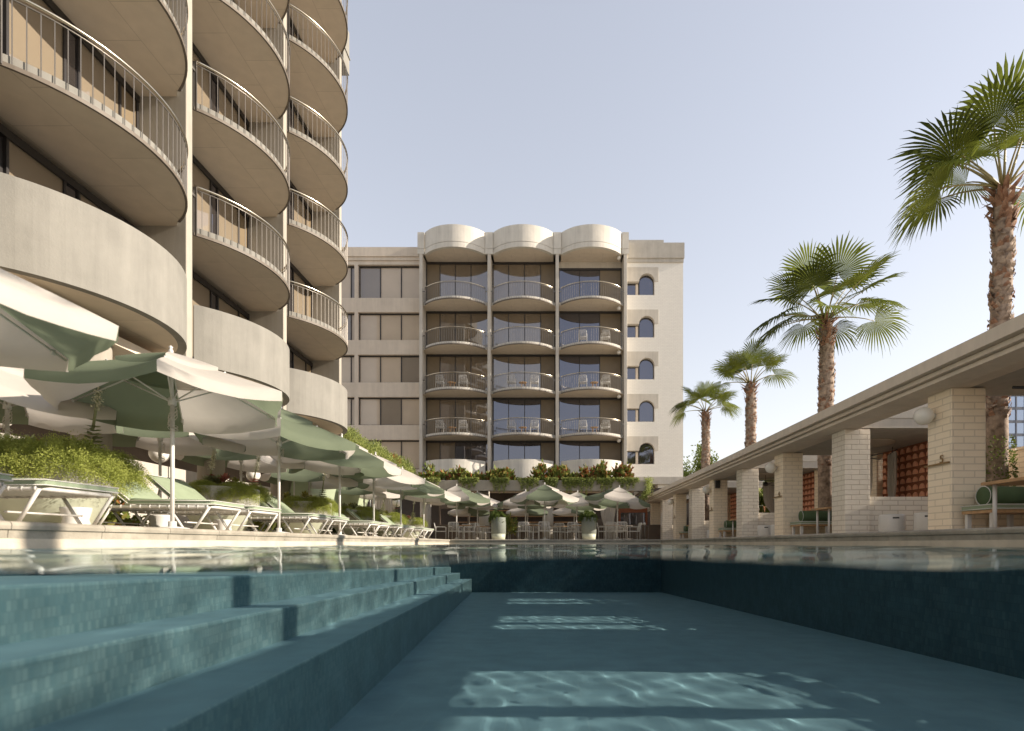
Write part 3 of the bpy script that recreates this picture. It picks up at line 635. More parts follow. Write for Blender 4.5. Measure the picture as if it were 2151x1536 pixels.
# benches, tables, stools
def bench(label, loc, L=2.0):
    t = thing('bench', label, 'bench', loc, 0, 'cushioned cabana benches')
    b = MB(); b.bbox(0, L, 0, 0.62, 0.30, 0.35, 0.006); b.build('seat_board', 'wood', t)
    for x in (0.03, L * 0.36, L - 0.1):
        for y in (0.03, 0.53):
            b = MB(); b.bbox(x, x + 0.07, y, y + 0.06, 0, 0.30, 0.004); b.build('leg', 'white_paint', t)
    b = MB(); b.bbox(-0.01, L + 0.01, -0.01, 0.63, 0.352, 0.44, 0.025); o = b.build('cushion', 'cushion', t)
    b = MB()
    for z in (0.365, 0.427): b.tube([(-0.012, -0.012, z), (L + 0.012, -0.012, z)], 0.006, 5); b.tube([(-0.012, -0.012, z), (-0.012, 0.63, z)], 0.006, 5)
    b.build('piping', 'piping', o)
    b = MB(); rr = 0.155; b.tube([(0.22, 0.45, 0.44 + rr), (0.235, 0.45, 0.44 + rr), (L - 0.2, 0.45, 0.44 + rr)], [rr - 0.012, rr, rr], 24); o = b.build('bolster', 'bolster', t)
    b = MB(); b.tube([(0.222 , 0.45 + rr * math.cos(a), 0.44 + rr + rr * math.sin(a)) for a in [i * math.pi / 12 for i in range(25)]], 0.006, 5); b.build('piping', 'piping', o)
    return t
b0 = bench('wooden bench with green cushion and fat bolster beside the column numbered 5', (6.86, 8.45, DZ))
for lab, y in (('green cushioned bench with bolster in the cabana before column 4', 15.05), ('small green cushioned bench before the column numbered 3', 21.65), ('tiny green cushioned bench before the column numbered 2', 28.25)):
    copy_tree(b0, None, (6.95, y, DZ), 0, lab)
copy_tree(b0, None, (9.5, 13.1, DZ), R(90), 'green cushioned bench along the terracotta screen, seen over a low wall')
def table(label, loc):
    t = thing('side_table', label, 'table', loc, 0, 'wooden cabana tables')
    b = MB(); b.bbox(-0.42, 0.42, -0.42, 0.42, 0.70, 0.745, 0.006); b.build('table_top', 'wood', t)
    for (x, y) in ((-0.3, -0.3), (0.3, -0.3), (0.3, 0.3), (-0.3, 0.3)):
        b = MB(); b.tube([(x, y, 0), (x, y, 0.7)], 0.028, 12); b.build('leg', 'white_paint', t)
    return t
t0 = table('wooden table on white legs in front of the big bolster, cut by the right edge', (7.0, 7.9, DZ))
for lab, y in (('wooden table on white legs before the column numbered 4', 14.2), ('small wooden table on white legs before the column numbered 3', 20.8), ('tiny wooden table on white legs before the column numbered 2', 27.4)):
    copy_tree(t0, None, (7.45, y, DZ), 0, lab)
def stool(label, loc):
    t = thing('drum_stool', label, 'stool', loc, 0, 'white drum stools')
    b = MB(); b.lathe([(0.235, 0), (0.25, 0.03), (0.25, 0.40), (0.235, 0.435), (0.19, 0.442), (0.0001, 0.445)], 32); b.build('drum', 'white_paint', t)
    b = MB(); b.box(-0.06, 0.06, -0.254, -0.245, 0.345, 0.375); o = b.build('grip_slot', 'black', t); o.rotation_euler = (0, 0, R(-35)); return t
s0 = stool('white drum stool with a dark grip slot, right of its twin by the glazed column', (7.62, 10.95, DZ))
for lab, x, y in (('white drum stool, left of its twin near the glazed column before number 5', 7.36, 11.7),
                  ('white drum stool at the right of the pair beside the second glazed column', 7.6, 18.0), ('white drum stool at the left of the pair beside the second glazed column', 7.4, 18.6),
                  ('lone white drum stool beside the third glazed column', 7.5, 24.9), ('farthest white drum stool, beside the last glazed column', 7.45, 31.2)):
    copy_tree(s0, None, (x, y, DZ), R(20), lab)
# ------------------------------------------------------------------ glass tower far behind the pavilion
gt = thing('glass_tower', 'distant blue grey glass office tower glimpsed between pavilion columns', 'office tower', (58, 62, 0))
b = MB(); b.box(-8, 10, 0, 14, 6.2, 23); b.build('curtain_wall', glass('tower_glass', (0.10, 0.13, 0.19), 0.35, (0.7, 0.78, 0.95)), gt)
b = MB()
for i in range(12): b.box(-8.05, 10.05, -0.06, 0.0, 6.2 + 1.5 * i, 6.5 + 1.5 * i)
for i in range(19): b.box(-8 + i, -7.88 + i, -0.075, 0.0, 6.2, 23)
b.build('mullion_grid', mk('tower_frame', (0.10, 0.11, 0.14), 0.5), gt)
b = MB(); b.box(-8.2, 10.2, -0.2, 14.2, 0.2, 6.2); b.build('base', 'warm_concrete', gt)
# ------------------------------------------------------------------ palms
def fan_frond(rng, V, Fq, MI, hub, d, up, size, droop, dark):
    """one fan leaf: pleated segments radiating from hub; d = pointing direction, up = leaf normal"""
    d = d.normalized(); s = d.cross(up).normalized(); u = s.cross(d).normalized()
    nseg = 38; span = R(rng.uniform(115, 132)); g = Vector((0, 0, -1))
    for k in range(nseg):
        a = -span + 2 * span * k / (nseg - 1); ca = math.cos(a)
        L = size * (0.62 + 0.38 * max(0, math.cos(a * 0.72)) ** 0.7) * rng.uniform(0.9, 1.06)
        rd = (d * ca + s * math.sin(a)).normalized()
        fold = u * (0.16 * (1 - ca))
        w0 = 2 * span / (nseg - 1) * 0.84; prev = None
        tang = (s * ca - d * math.sin(a)); free = rng.uniform(0.58, 0.74)
        for i, t in enumerate((0.03, 0.28, 0.52, 0.72, 0.88, 1.0)):
            dr = droop * max(0, t - 0.35) ** 2 * 1.5 * rng.uniform(0.8, 1.25)
            p = hub + (rd + fold) * L * t + g * L * dr
            w = L * t * w0 if t < free else L * free * w0 * max(0.05, 1 - (t - free) / (1 - free)) * 0.9
            ple = u * (w * 0.25)
            a1 = len(V); V.extend([tuple(p - tang * w * 0.5), tuple(p + ple), tuple(p + tang * w * 0.5)])
            if prev is not None:
                Fq.append((prev, prev + 1, a1 + 1, a1)); Fq.append((prev + 1, prev + 2, a1 + 2, a1 + 1)); MI.extend([1 if dark else 0] * 2)
            prev = a1
def palm(label, x, y, ztop, r, lean, seed, fr, size):
    rng = random.Random(seed); t = thing('palm_tree', label, 'palm', (x, y, DZ), 0, 'fan palms behind the pavilion')
    top = Vector((lean, 0, ztop - DZ)); H = top.z
    b = MB(); P = []; rad = []
    for i in range(25):
        s = i / 24; P.append((lean * s ** 1.6 + 0.02 * math.sin(s * 9), 0.03 * math.sin(s * 7), H * s - 0.02)); rad.append(r * (1.15 - 0.22 * s + 0.06 * rng.random() - 0.03))
    b.tube(P, rad, 16); b.build('trunk', 'trunk', t)
    # old leaf bases: small overlapping husks low down, longer ragged stubs near the crown
    hv = MB(); n = int(H * 62)
    for i in range(n):
        s = rng.uniform(0.33, 1.0); a = rng.uniform(0, 6.283); q = s * 24; j = min(23, int(q)); f_ = q - j
        c = Vector(P[j]).lerp(Vector(P[j + 1]), f_); rr = rad[j] * 0.98; o = Vector((math.cos(a), math.sin(a), 0)); ta = Vector((-math.sin(a), math.cos(a), 0))
        crown = max(0, (s - 0.86) / 0.14); L = 0.075 + 0.05 * rng.random() + 0.19 * crown; w = 0.05 + 0.03 * rng.random() - 0.012 * crown
        out = 0.28 + 0.25 * rng.random() + 0.55 * crown; base = c + o * rr - Vector((0, 0, 0.03)); tip = base + o * L * out + Vector((0, 0, L * (1.1 - 0.5 * crown) * (1 if rng.random() > 0.15 else -0.5)))
        mid = base.lerp(tip, 0.5) + o * 0.015
        hv.add([base - ta * w, base + ta * w, mid + ta * w * 0.7, tip + ta * 0.006, tip - ta * 0.006, mid - ta * w * 0.7], [(0, 1, 2, 5), (5, 2, 3, 4)], 0 if s > 0.88 or rng.random() < 0.3 else 1)
    hv.build('leaf_bases', ['boot', 'trunk'], t)
    V = []; Fq = []; MI = []; st = MB()
    for (az, el, L, sz, dark) in fr:
        az += rng.uniform(-6, 6); a = R(az); e = R(el)
        d0 = Vector((math.cos(a) * math.cos(e), math.sin(a) * math.cos(e), math.sin(e)))
        b0_ = top + Vector((math.cos(a), math.sin(a), 0)) * r * 0.5 + Vector((0, 0, 0.05 * rng.random()))
        pts = []
        for i in range(6):
            s = i / 5; pts.append(b0_ + d0 * L * s + Vector((0, 0, -0.22 * L * s * s)))
        st.tube(pts, [0.030, 0.024, 0.019, 0.016, 0.014, 0.012], 5)
        d1 = (pts[-1] - pts[-2]).normalized(); d1 = (d1 + Vector((0, 0, -0.25 if el < 40 else 0.05))).normalized()
        side = Vector((-math.sin(a), math.cos(a), 0)); up = side.cross(d1) * -1
        if up.z < 0: up = -up
        up = (up + side * rng.uniform(-0.5, 0.5)).normalized()
        fan_frond(rng, V, Fq, MI, pts[-1], d1, up, sz, 0.55 if el < 35 else 0.3, dark)
    st.build('stalks', 'petiole', t)
    obj_np('fronds', V, Fq, ['palm', 'palm_dark'], MI, t)
    return t
def ring(rng, n, e0, e1, L, sz, darkp=0.0):
    out = []; off = rng.uniform(0, 360)
    for i in range(n): out.append((off + 360 * i / n + rng.uniform(-14, 14), rng.uniform(e0, e1), L * rng.uniform(0.85, 1.12), sz * rng.uniform(0.9, 1.1), rng.random() < darkp))
    return out
rg = random.Random(5)
PXm = 8.86
f1 = [(182, 14, 1.15, 1.05, False), (176, 38, 1.15, 1.0, False), (188, 44, 1.35, 1.1, True), (215, 62, 1.3, 1.05, False), (255, 50, 0.9, 0.8, False), (240, 78, 1.65, 1.1, False), (200, 30, 1.1, 0.95, False), (150, 55, 1.2, 1.0, True), (5, 45, 1.3, 1.0, False), (320, 60, 1.4, 1.05, False), (290, 74, 1.7, 1.1, True), (30, 20, 1.2, 1.0, False), (90, 50, 1.2, 1.0, True), (60, 70, 1.5, 1.0, False), (120, 30, 1.2, 1.0, True)]
palm('tallest fan palm, its crown cut by the right edge of the photo', PXm, 10.8, PZ(395, 10.8), 0.165, 0.13, 3, f1, 1.0)
f2 = [(0, 12, 1.35, 0.95, False), (180, 2, 1.15, 1.0, True), (186, 16, 1.2, 1.05, True), (180, 38, 1.25, 1.1, True), (12, 38, 1.3, 1.2, False), (350, 48, 1.35, 1.25, False), (250, 12, 0.85, 0.85, False), (210, -12, 0.8, 0.85, False), (270, 66, 1.35, 1.2, False), (300, 50, 1.3, 1.15, False), (230, 48, 1.2, 1.1, True), (260, 36, 1.0, 1.0, False), (20, 62, 1.5, 1.2, False), (95, 76, 1.5, 1.2, False), (160, 58, 1.3, 1.15, False), (90, 40, 1.2, 1.1, True), (60, 20, 1.1, 1.0, True), (130, 25, 1.2, 1.05, True), (330, 30, 1.1, 1.0, False), (200, 70, 1.5, 1.15, False)]
f2 = [(a, e, L * 1.14, z * 1.1, d) for (a, e, L, z, d) in f2]
palm('large full fan palm, the second from the right edge of the photo', PXm, 17.4, PZ(672, 17.4), 0.22, -0.02, 11, f2, 1.1)
f3 = [(180, 8, 1.25, 0.85, False), (176, 48, 1.1, 0.95, False), (235, 55, 1.1, 0.95, False), (265, 72, 1.35, 0.95, False), (355, 34, 1.15, 1.0, False), (340, 52, 1.2, 0.95, False), (300, 50, 1.0, 0.9, False), (200, 60, 1.2, 0.9, True), (20, 70, 1.4, 0.95, True), (90, 60, 1.2, 0.9, True), (120, 45, 1.1, 0.9, True), (210, 42, 1.0, 0.9, False)]
palm('fan palm with a sparse upright crown above the middle of the pavilion roof', PXm, 23.9, PZ(806, 23.9), 0.215, 0.0, 21, f3, 1.0)
f4 = [(182, 8, 1.1, 0.95, False), (178, 28, 1.2, 1.0, True), (5, 30, 1.25, 1.0, False), (350, 46, 1.15, 1.05, False), (235, 42, 1.05, 1.1, False), (265, 62, 1.15, 1.05, False), (205, 55, 1.2, 1.05, True), (310, 50, 1.05, 1.0, False), (90, 60, 1.2, 1.0, True), (130, 40, 1.2, 1.0, False), (30, 55, 1.2, 1.0, False), (330, 20, 1.0, 0.95, False)]
palm('shortest looking fan palm, nearest to the far brick tower', PXm, 30.6, PZ(864, 30.6), 0.22, -0.05, 31, f4, 1.0)
palm('fan palm just out of frame behind the nearest end of the pavilion', PXm, 4.1, 6.9, 0.14, 0.05, 41, f1, 1.0)

# ------------------------------------------------------------------ umbrellas
def canopy_mb(r, zrim, zap, flap, phase, nrad=6, hole=0.0, swap=1):
    """six panels, alternately cream and green, cloth sagging between the ribs, hanging valance"""
    mb = MB(); N = 6; sub = 8
    for k in range(N):
        a0 = phase + 2 * math.pi * k / N; a1 = phase + 2 * math.pi * (k + 1) / N; rows_ = []
        for i in range(nrad + 1):
            t = hole + (1 - hole) * i / nrad; row = []
            for j in range(sub + 1):
                u = j / sub; x = r * t * ((1 - u) * math.cos(a0) + u * math.cos(a1)); y = r * t * ((1 - u) * math.sin(a0) + u * math.sin(a1))
                arch = 4 * u * (1 - u); z = zap + (zrim - zap) * (0.82 * t + 0.18 * t * t) - 0.075 * r * arch * t * (1 - 0.25 * t)
                row.append((x * (1 - 0.035 * arch * t), y * (1 - 0.035 * arch * t), z))
            rows_.append(row)
        drop = []
        for (x, y, z) in rows_[-1]:
            wv = 0.02 * math.sin(9 * math.atan2(y, x) * 2 + k); drop.append((x * (1.005 + wv * 0.4), y * (1.005 + wv * 0.4), z - flap))
        rows_.append(drop)
        mb.sheet(rows_, (k + swap) % 2, True)
    return mb
def make_umbrella():
    t = thing('pool_umbrella', '', 'umbrella', (0, 0, 0))
    b = MB(); b.lathe([(0.20, 0), (0.20, 0.03), (0.05, 0.05), (0.05, 0.12), (0.0, 0.121)], 24); b.build('base', 'white_paint', t)
    b = MB(); b.tube([(0, 0, 0.0), (0, 0, 1.74)], 0.026, 12); b.build('pole', 'white_paint', t)
    c = canopy_mb(1.5, 0.11, 0.64, 0.13, 0.0, hole=0.2).build('canopy', ['cloth_w', 'cloth_g'], t, (0, 0, 1.69))
    v = canopy_mb(0.64, 0.485, 0.725, 0.085, 0.0).build('vent', ['cloth_w', 'cloth_g'], c)
    ft = MB(); ft.lathe([(0.03, 0.70), (0.03, 0.75), (0.012, 0.77), (0.028, 0.79), (0.0, 0.82)], 10); ft.build('finial', 'white_paint', c)
    rb = MB()
    for k in range(6):
        a = k * math.pi / 3; ca, sa = math.cos(a), math.sin(a)
        rb.tube([(0.05 * ca, 0.05 * sa, 0.60), (0.75 * ca, 0.75 * sa, 0.34), (1.48 * ca, 1.48 * sa, 0.085)], 0.011, 5)
        rb.tube([(0.05 * ca, 0.05 * sa, 0.06), (0.74 * ca, 0.74 * sa, 0.415)], 0.010, 5)
        rb.box(-0.02, 0.02, -0.02, 0.02, 0, 0) if False else rb.tube([(1.36 * ca, 1.36 * sa, 0.09), (1.36 * ca, 1.36 * sa, 0.145)], 0.02, 6)
    rb.tube([(0, 0, -0.05), (0, 0, 0.72)], 0.022, 10); rb.lathe([(0.05, 0.0), (0.05, 0.09), (0.03, 0.11)], 12); rb.lathe([(0.045, 0.55), (0.05, 0.62)], 12); rb.build('ribs', 'white_paint', c)
    cd = MB(); rng = random.Random(2)
    for k in range(3):
        cd.tube([(0.03 + 0.05 * math.sin(s * 2.2 + k), -0.03 + 0.035 * math.cos(s * 1.7 + k), -0.02 - 0.30 * math.sin(s * 0.5) - 0.02 * k) for s in [i * 0.42 for i in range(15)]], 0.0045, 4)
    cd.build('cord', 'curtain', t, (0, 0, 1.70))
    return t
U0 = make_umbrella(); used = [False]
def umbrella(label, x, y, tilt=0.0, tdir=0.0, rz=0.0, s=1.0, group='umbrellas over the sun loungers', z=DZ, h=1.0):
    o = U0 if not used[0] else copy_tree(U0); used[0] = True
    o['label'] = label; o['group'] = group; o.location = (x, y, z); o.rotation_euler = (0, 0, rz); o.scale = (s, s, s * h)
    for c in o.children:
        if c.name.startswith('canopy'):
            ax = Matrix.Rotation(-rz, 3, 'Z') @ Vector((-math.sin(tdir), math.cos(tdir), 0))
            c.rotation_euler = Matrix.Rotation(tilt, 3, ax).to_euler()
    return o
def at(px, Y): return PX(px, Y)
umbrella('nearest green and cream umbrella, cut by the left edge of the photo', -4.86, 3.7, R(6), R(22), R(22), 1.07, h=0.87)
umbrella('cream umbrella at the far left edge, its rim just under the topmost canopy', -7.5, 7.6, R(4), R(0), R(5), 0.95, h=1.05)
umbrella('big green and cream umbrella with a double top, in the middle of the left terrace', -5.07, 7.4, R(3), R(150), R(-1), 1.0)
umbrella('umbrella half hidden behind the big double topped one, over the round globe lamp', -7.5, 10.6, R(3), 0, R(22), 0.97, h=1.1)
umbrella('umbrella right behind the big one, its green front panel dappled by palm shade', -5.15, 10.5, R(3), R(-15), R(57), 1.0)
umbrella('low back row umbrella with cream and green underside over the second planter', -7.5, 13.4, R(3), 0, R(12), 0.97, h=1.1)
umbrella('umbrella with a cream top standing before the pale green fabric screen', -5.2, 13.7, R(4), R(-10), R(30), 1.03)
umbrella('umbrella on a thin pole before the right end of the pale green screen', -5.22, 16.45, R(4), R(-10), R(0), 1.03)
umbrella('back row umbrella partly hidden in front of the pale green screen', -7.4, 17.0, R(3), 0, R(10), 0.97, h=1.05)
umbrella('green and cream umbrella above the tall flower spikes', -5.25, 19.6, R(4), R(-10), R(65), 1.03)
umbrella('last umbrella of the lounger row, next to the dining terrace', -5.2, 23.0, R(3), 0, R(15), 1.03)
umbrella('back row umbrella with cream rim behind the last planters', -7.2, 21.5, R(3), 0, R(0), 0.97, h=1.05)
DG = 'umbrellas over the dining tables'
umbrella('leftmost dining umbrella, cream front panel between two green ones', at(959, 27.5), 27.5, 0, 0, R(60), 1.13, DG)
umbrella('dining umbrella with green front just right of the leftmost one', at(1003, 30.3), 30.3, 0, 0, R(2), 1.1, DG)
umbrella('low dining umbrella standing behind the two left ones', at(986, 32.3), 32.3, 0, 0, R(35), 0.92, DG)
umbrella('middle dining umbrella with a green front panel', at(1144, 26.9), 26.9, 0, 0, R(0), 1.13, DG)
umbrella('cream dining umbrella left of the middle one, partly behind it', at(1104, 29.5), 29.5, 0, 0, R(48), 1.1, DG)
umbrella('low dining umbrella behind the middle one', at(1108, 32.2), 32.2, 0, 0, R(30), 0.93, DG)
umbrella('cream dining umbrella right of the middle one', at(1211, 29.0), 29.0, R(4), 0, R(50), 1.06, DG)
umbrella('low striped dining umbrella standing behind the right ones', at(1206, 32.2), 32.2, 0, 0, R(20), 0.93, DG)
umbrella('rightmost dining umbrella, tilted, beside the pavilion roof', at(1297, 27.0), 27.0, R(7), R(20), R(-60), 1.08, DG)
# ------------------------------------------------------------------ sun loungers
def make_lounger():
    t = thing('sun_lounger', '', 'sun lounger', (0, 0, 0), 0, 'sun loungers along the pool')
    f = MB(); hz = 0.335; L0, L1, w = -1.0, 0.95, 0.41; r = 0.021
    f.tube([(L0, -w, hz), (L1 - 0.08, -w, hz), (L1, -w + 0.08, hz), (L1, w - 0.08, hz), (L1 - 0.08, w, hz), (L0, w, hz)], r, 8)
    f.tube([(L0, -w, hz), (L0, w, hz)], r, 8)
    for i in range(15):
        x = L0 + 0.08 + i * (L1 - L0 - 0.14) / 14; f.tube([(x, -w - 0.003, hz), (x, w + 0.003, hz)], 0.008, 5)
        for s in (-1, 1): f.tube([(x - 0.012, s * w, hz), (x + 0.012, s * w, hz)], r + 0.006, 8)
    for x in (-0.6, 0.58): f.tube([(x, -w, 0.12), (x, w, 0.12)], 0.011, 6)
    f.build('frame', 'white_paint', t)
    for s in (-1, 1):
        for (xa, xb) in ((-0.98, -0.74), (-0.40, -0.62), (0.36, 0.58), (0.92, 0.70)):
            g_ = MB(); g_.tube([(xa, s * w, hz), (xb, s * w, 0.0)], 0.018, 8); g_.build('leg', 'white_paint', t)
    th = 0.085
    def cush(x0, x1, sag):
        b = MB(); n = 10; up = []; lo = []
        for i in range(n + 1):
            x = x0 + (x1 - x0) * i / n; b_ = 0.012 * math.sin(math.pi * i / n) + (0.03 * max(0, 1 - i / 3) if sag else 0)
            e = 0.02 if i in (0, n) else 0
            up.append([(x, -0.415, hz + 0.03 + e * 0.5), (x, -0.415, hz + th - e), (x, -0.385, hz + th + 0.012 + b_ - e), (x, 0, hz + th + 0.02 + b_ - e), (x, 0.385, hz + th + 0.012 + b_ - e), (x, 0.415, hz + th - e), (x, 0.415, hz + 0.03 + e * 0.5), (x, -0.415, hz + 0.03 + e * 0.5)])
        b.sheet(up); o_ = len(b.v)
        for k, rv in ((0, False), (n, True)): 
            ids = [k * 8 + j for j in range(7)]; b.f.append(ids if rv else ids[::-1]); b.m.append(0); b.sm.append(False)
        return b
    o = cush(-0.22, 0.98, True).build('seat_cushion', 'cushion', t)
    p = MB()
    for z in (hz + 0.035, hz + th): p.tube([(-0.22, -0.417, z), (0.98, -0.417, z), (0.985, 0.417, z), (-0.22, 0.417, z)], 0.0065, 5)
    p.build('piping', 'piping', o)
    bk = cush(-0.80, 0.0, False).build('back_cushion', 'cushion', t); bk.location = (-0.21, 0, 0.02)
    # hinge the back up by rotating about the y axis at seat level
    a = R(40); ct, stt = math.cos(a), math.sin(a)
    for v in bk.data.vertices:
        x, z = v.co.x, v.co.z - hz; v.co.x = x * ct + z * stt * 1.0; v.co.z = hz - x * stt + z * ct
    p = MB()
    for z in (0.035, th):
        P = [(0.0, -0.417, z), (-0.80, -0.417, z), (-0.80, 0.417, z), (0.0, 0.417, z)]
        p.tube([(x * ct + z_ * stt, y, hz - x * stt + z_ * ct) for (x, y, z_) in P], 0.0065, 5)
    p.build('piping', 'piping', bk)
    st = MB(); st.tube([(-0.72, 0.2, hz + 0.42), (-0.82, 0.2, hz)], 0.011, 6); st.tube([(-0.72, -0.2, hz + 0.42), (-0.82, -0.2, hz)], 0.011, 6); st.build('back_prop', 'white_paint', t)
    return t
LG0 = make_lounger(); lab_l = ['sun lounger cut by the left edge of the photo', 'nearest full sun lounger in front of the large fern planter', 'sun lounger just right of the big umbrella pole, raised back visible',
    'sun lounger second to the right of the big umbrella pole', 'sun lounger in front of the third planter with the flower spike', 'sun lounger by the thin pole right of the third planter',
    'left one of the pair of loungers before the fourth planter', 'right one of the pair of loungers before the fourth planter', 'left one of the pair of loungers before the fifth planter',
    'right one of the pair of loungers before the fifth planter', 'second last sun lounger of the row, before the sixth planter', 'farthest sun lounger, next to the dining chairs']
for i, Y in enumerate([4.35, 5.57, 8.02, 9.2, 11.4, 12.5, 15.0, 15.95, 17.95, 18.95, 21.2, 22.15]):
    o = LG0 if i == 0 else copy_tree(LG0); o['label'] = lab_l[i]; o.location = (-5.66, Y, DZ); o.rotation_euler = (0, 0, R(random.Random(i).uniform(-3, 3)))
def low_stool(label, x, y):
    t = thing('side_stool', label, 'side table', (x, y, DZ), 0, 'low round side tables under the loungers')
    b = MB(); b.lathe([(0.15, 0), (0.16, 0.02), (0.13, 0.12), (0.16, 0.24), (0.16, 0.27), (0.0, 0.272)], 24); b.build('drum', 'white_paint', t)
low_stool('low round cream side table under the loungers near the big umbrella', -6.1, 8.62); low_stool('low round side table beside the nearest fern planter', -5.9, 6.85); low_stool('low round side table between the loungers at the third planter', -6.1, 10.3)
# ------------------------------------------------------------------ planters and their plants
def fern_obj(name, seed, n, rx, rz_, mat, droop=0.0, parent=None, loc=(0, 0, 0), fl=0.026):
    rng = np.random.default_rng(seed); ns = n // 60
    th = rng.uniform(0, 2 * np.pi, ns); ph = np.arccos(rng.uniform(-0.25, 1, ns))
    D0 = np.stack([np.sin(ph) * np.cos(th), np.sin(ph) * np.sin(th), np.cos(ph)], 1); base = D0 * np.array([rx, rx, rz_]) * rng.uniform(0.35, 0.7, (ns, 1))
    V = []; Pn = []; Dn = []
    L = rng.uniform(0.30, 0.52, ns)[:, None] * rx * 1.15
    for k in range(60):
        s = (k + 0.5) / 60
        c = base + D0 * L * s + np.array([0, 0, -1.0]) * (L * s * s * (0.35 + droop))
        j = rng.normal(size=(ns, 3)) * 0.032 * (1.1 - 0.6 * s)
        Pn.append(c + j); Dn.append(D0 * 0.6 + rng.normal(size=(ns, 3)) * 0.8)
    P = np.concatenate(Pn); D = np.concatenate(Dn)
    V, Fq = leaves(P, D, rng.uniform(0.7, 1.5, len(P)) * fl, fl * 0.42, rng)
    o = obj_np(name, V, Fq, mat, None, parent); o.location = loc; return o
def rosette(mb, c, n, L, w, tilt0, tilt1, rng, m=0, turns=2.4, rise=0.0):
    for k in range(n):
        a = k * turns; s = k / max(1, n - 1); e = tilt0 + (tilt1 - tilt0) * s; l = L * (1 - 0.45 * s) * rng.uniform(0.85, 1.1)
        d = Vector((math.cos(a) * math.cos(e), math.sin(a) * math.cos(e), math.sin(e))); sd = Vector((-math.sin(a), math.cos(a), 0)); u = d.cross(sd) * -1
        p = Vector(c) + Vector((0, 0, rise * s)); ww = w * (1 - 0.3 * s)
        mb.add([p, p + d * l * 0.55 + sd * ww * 0.5 + u * l * 0.05, p + d * l + u * l * 0.12, p + d * l * 0.55 - sd * ww * 0.5 + u * l * 0.05, p + d * l * 0.55 - u * l * 0.06], [(0, 1, 2, 4), (0, 4, 2, 3)], m, True)
def spike_plant(label, x, y, z, h, lean, seed, succ=0.42):
    rng = random.Random(seed); t = thing('flower_spike', label, 'succulent', (x, y, z), 0, 'paddle plants with tall flower spikes')
    b = MB()
    for i in range(9):
        s = i / 8; rosette(b, (lean * 0.35 * s, 0, succ * s), 6, 0.24 - 0.12 * s, 0.13 - 0.06 * s, R(15), R(35), rng, 0 if rng.random() < 0.8 else 1, 1.05 + 0.1 * i)
    b.build('leaves', ['succulent', 'succ_red'], t)
    b = MB(); top = Vector((lean, 0, succ + h)); b.tube([(lean * 0.3, 0, succ * 0.9), (lean * 0.6, 0, succ + h * 0.4), top], [0.018, 0.014, 0.006], 6); b.build('stem', 'succulent', t)
    V = []; r2 = np.random.default_rng(seed); n = 420; s = r2.uniform(0.30, 1, n) ; cl = np.round(s * 22) / 22 + r2.normal(size=n) * 0.006
    P = np.stack([lean * (0.3 + 0.7 * cl), np.zeros(n), succ * 0.9 + (h + succ * 0.1) * cl], 1) + r2.normal(size=(n, 3)) * np.array([0.026, 0.026, 0.008]) * (1.25 - 0.7 * s)[:, None]
    Vv, Fq = leaves(P, r2.normal(size=(n, 3)), 0.03, 0.022, r2); obj_np('blossom', Vv, Fq, 'flower', None, t)
def bowl(label, x, y, s=1.0):
    t = thing('bowl_planter', label, 'planter', (x, y, DZ), 0, 'bowl planters behind the loungers')
    b = MB(); b.lathe([(0.34, 0), (0.40, 0.03), (0.62, 0.42), (0.66, 0.47)], 40); b.build('base', 'pot_green', t)
    b = MB(); b.lathe([(0.66, 0.47), (0.69, 0.50), (0.69, 0.90), (0.67, 0.92), (0.60, 0.92), (0.60, 0.84)], 40); b.build('rim', 'pot_rim', t)
    b = MB(); b.lathe([(0.61, 0.84), (0.3, 0.88), (0.001, 0.90)], 24); b.build('soil', 'soil', t); t.scale = (s,) * 3
BPX, BY = -6.55, [7.25, 11.0, 14.75, 18.4, 22.1, 25.9]
ords = ['nearest and largest', 'second', 'third', 'fourth', 'fifth', 'farthest']
fern0 = None; small0 = None
for i, Y in enumerate(BY):
    bowl(f'{ords[i]} pale green bowl planter in the row behind the loungers', BPX, Y)
    rng = random.Random(50 + i)
    for j, (dx, dy, s) in enumerate(((0.46, -0.30, 1.25 if i == 0 else 0.85), (-0.05, -0.5, 1.0 if i == 0 else 0.7), (0.40, 0.40, 0.95 if i == 0 else 0.75))):
        z = DZ + 0.84 + (0.0 if j else -0.05)
        nm = ['right', 'left', 'back'][j]
        lb = f'feathery yellow green fern on the {nm} side of the {ords[i]} bowl planter'
        if fern0 is None:
            fern0 = fern_obj('asparagus_fern', 7, 36000, 0.46, 0.36, 'fern', 0.5, fl=0.019); o = fern0
        else: o = copy_tree(fern0)
        tag(o, lb, 'fern', 'feathery ferns in the bowl planters'); o.location = (BPX + dx, Y + dy, z); o.scale = (s * 1.05, s * 1.05, s * rng.uniform(0.85, 1.05)); o.rotation_euler = (0, 0, rng.uniform(0, 6.28))
    b = MB()
    for q in range(7):
        c = (rng.uniform(-0.3, 0.25), rng.uniform(-0.3, 0.3), 0.02 + 0.1 * rng.random())
        rosette(b, c, 12, 0.24, 0.09, R(20), R(75), rng, rng.choice([0, 0, 1, 1, 2]), 2.4, 0.1)
    tag(b.build('paddle_succulent', ['succulent', 'leaf_y', 'succ_red'], None, (BPX - 0.1, Y, DZ + 0.9)), f'clump of paddle leaved succulents in the {ords[i]} bowl planter', 'succulent', 'succulents in the bowl planters')
spike_plant('flower spike rising over the nearest fern planter before the big umbrella', -6.25, 7.45, DZ + 0.98, 0.86, 0.20, 1)
spike_plant('short flower spike over the left half of the second planter', -6.75, 10.9, DZ + 0.92, 0.5, 0.12, 2, 0.25)
spike_plant('flower spike over the right half of the second planter, before a globe lamp', -6.45, 11.9, DZ + 0.85, 0.62, 0.2, 3, 0.35)
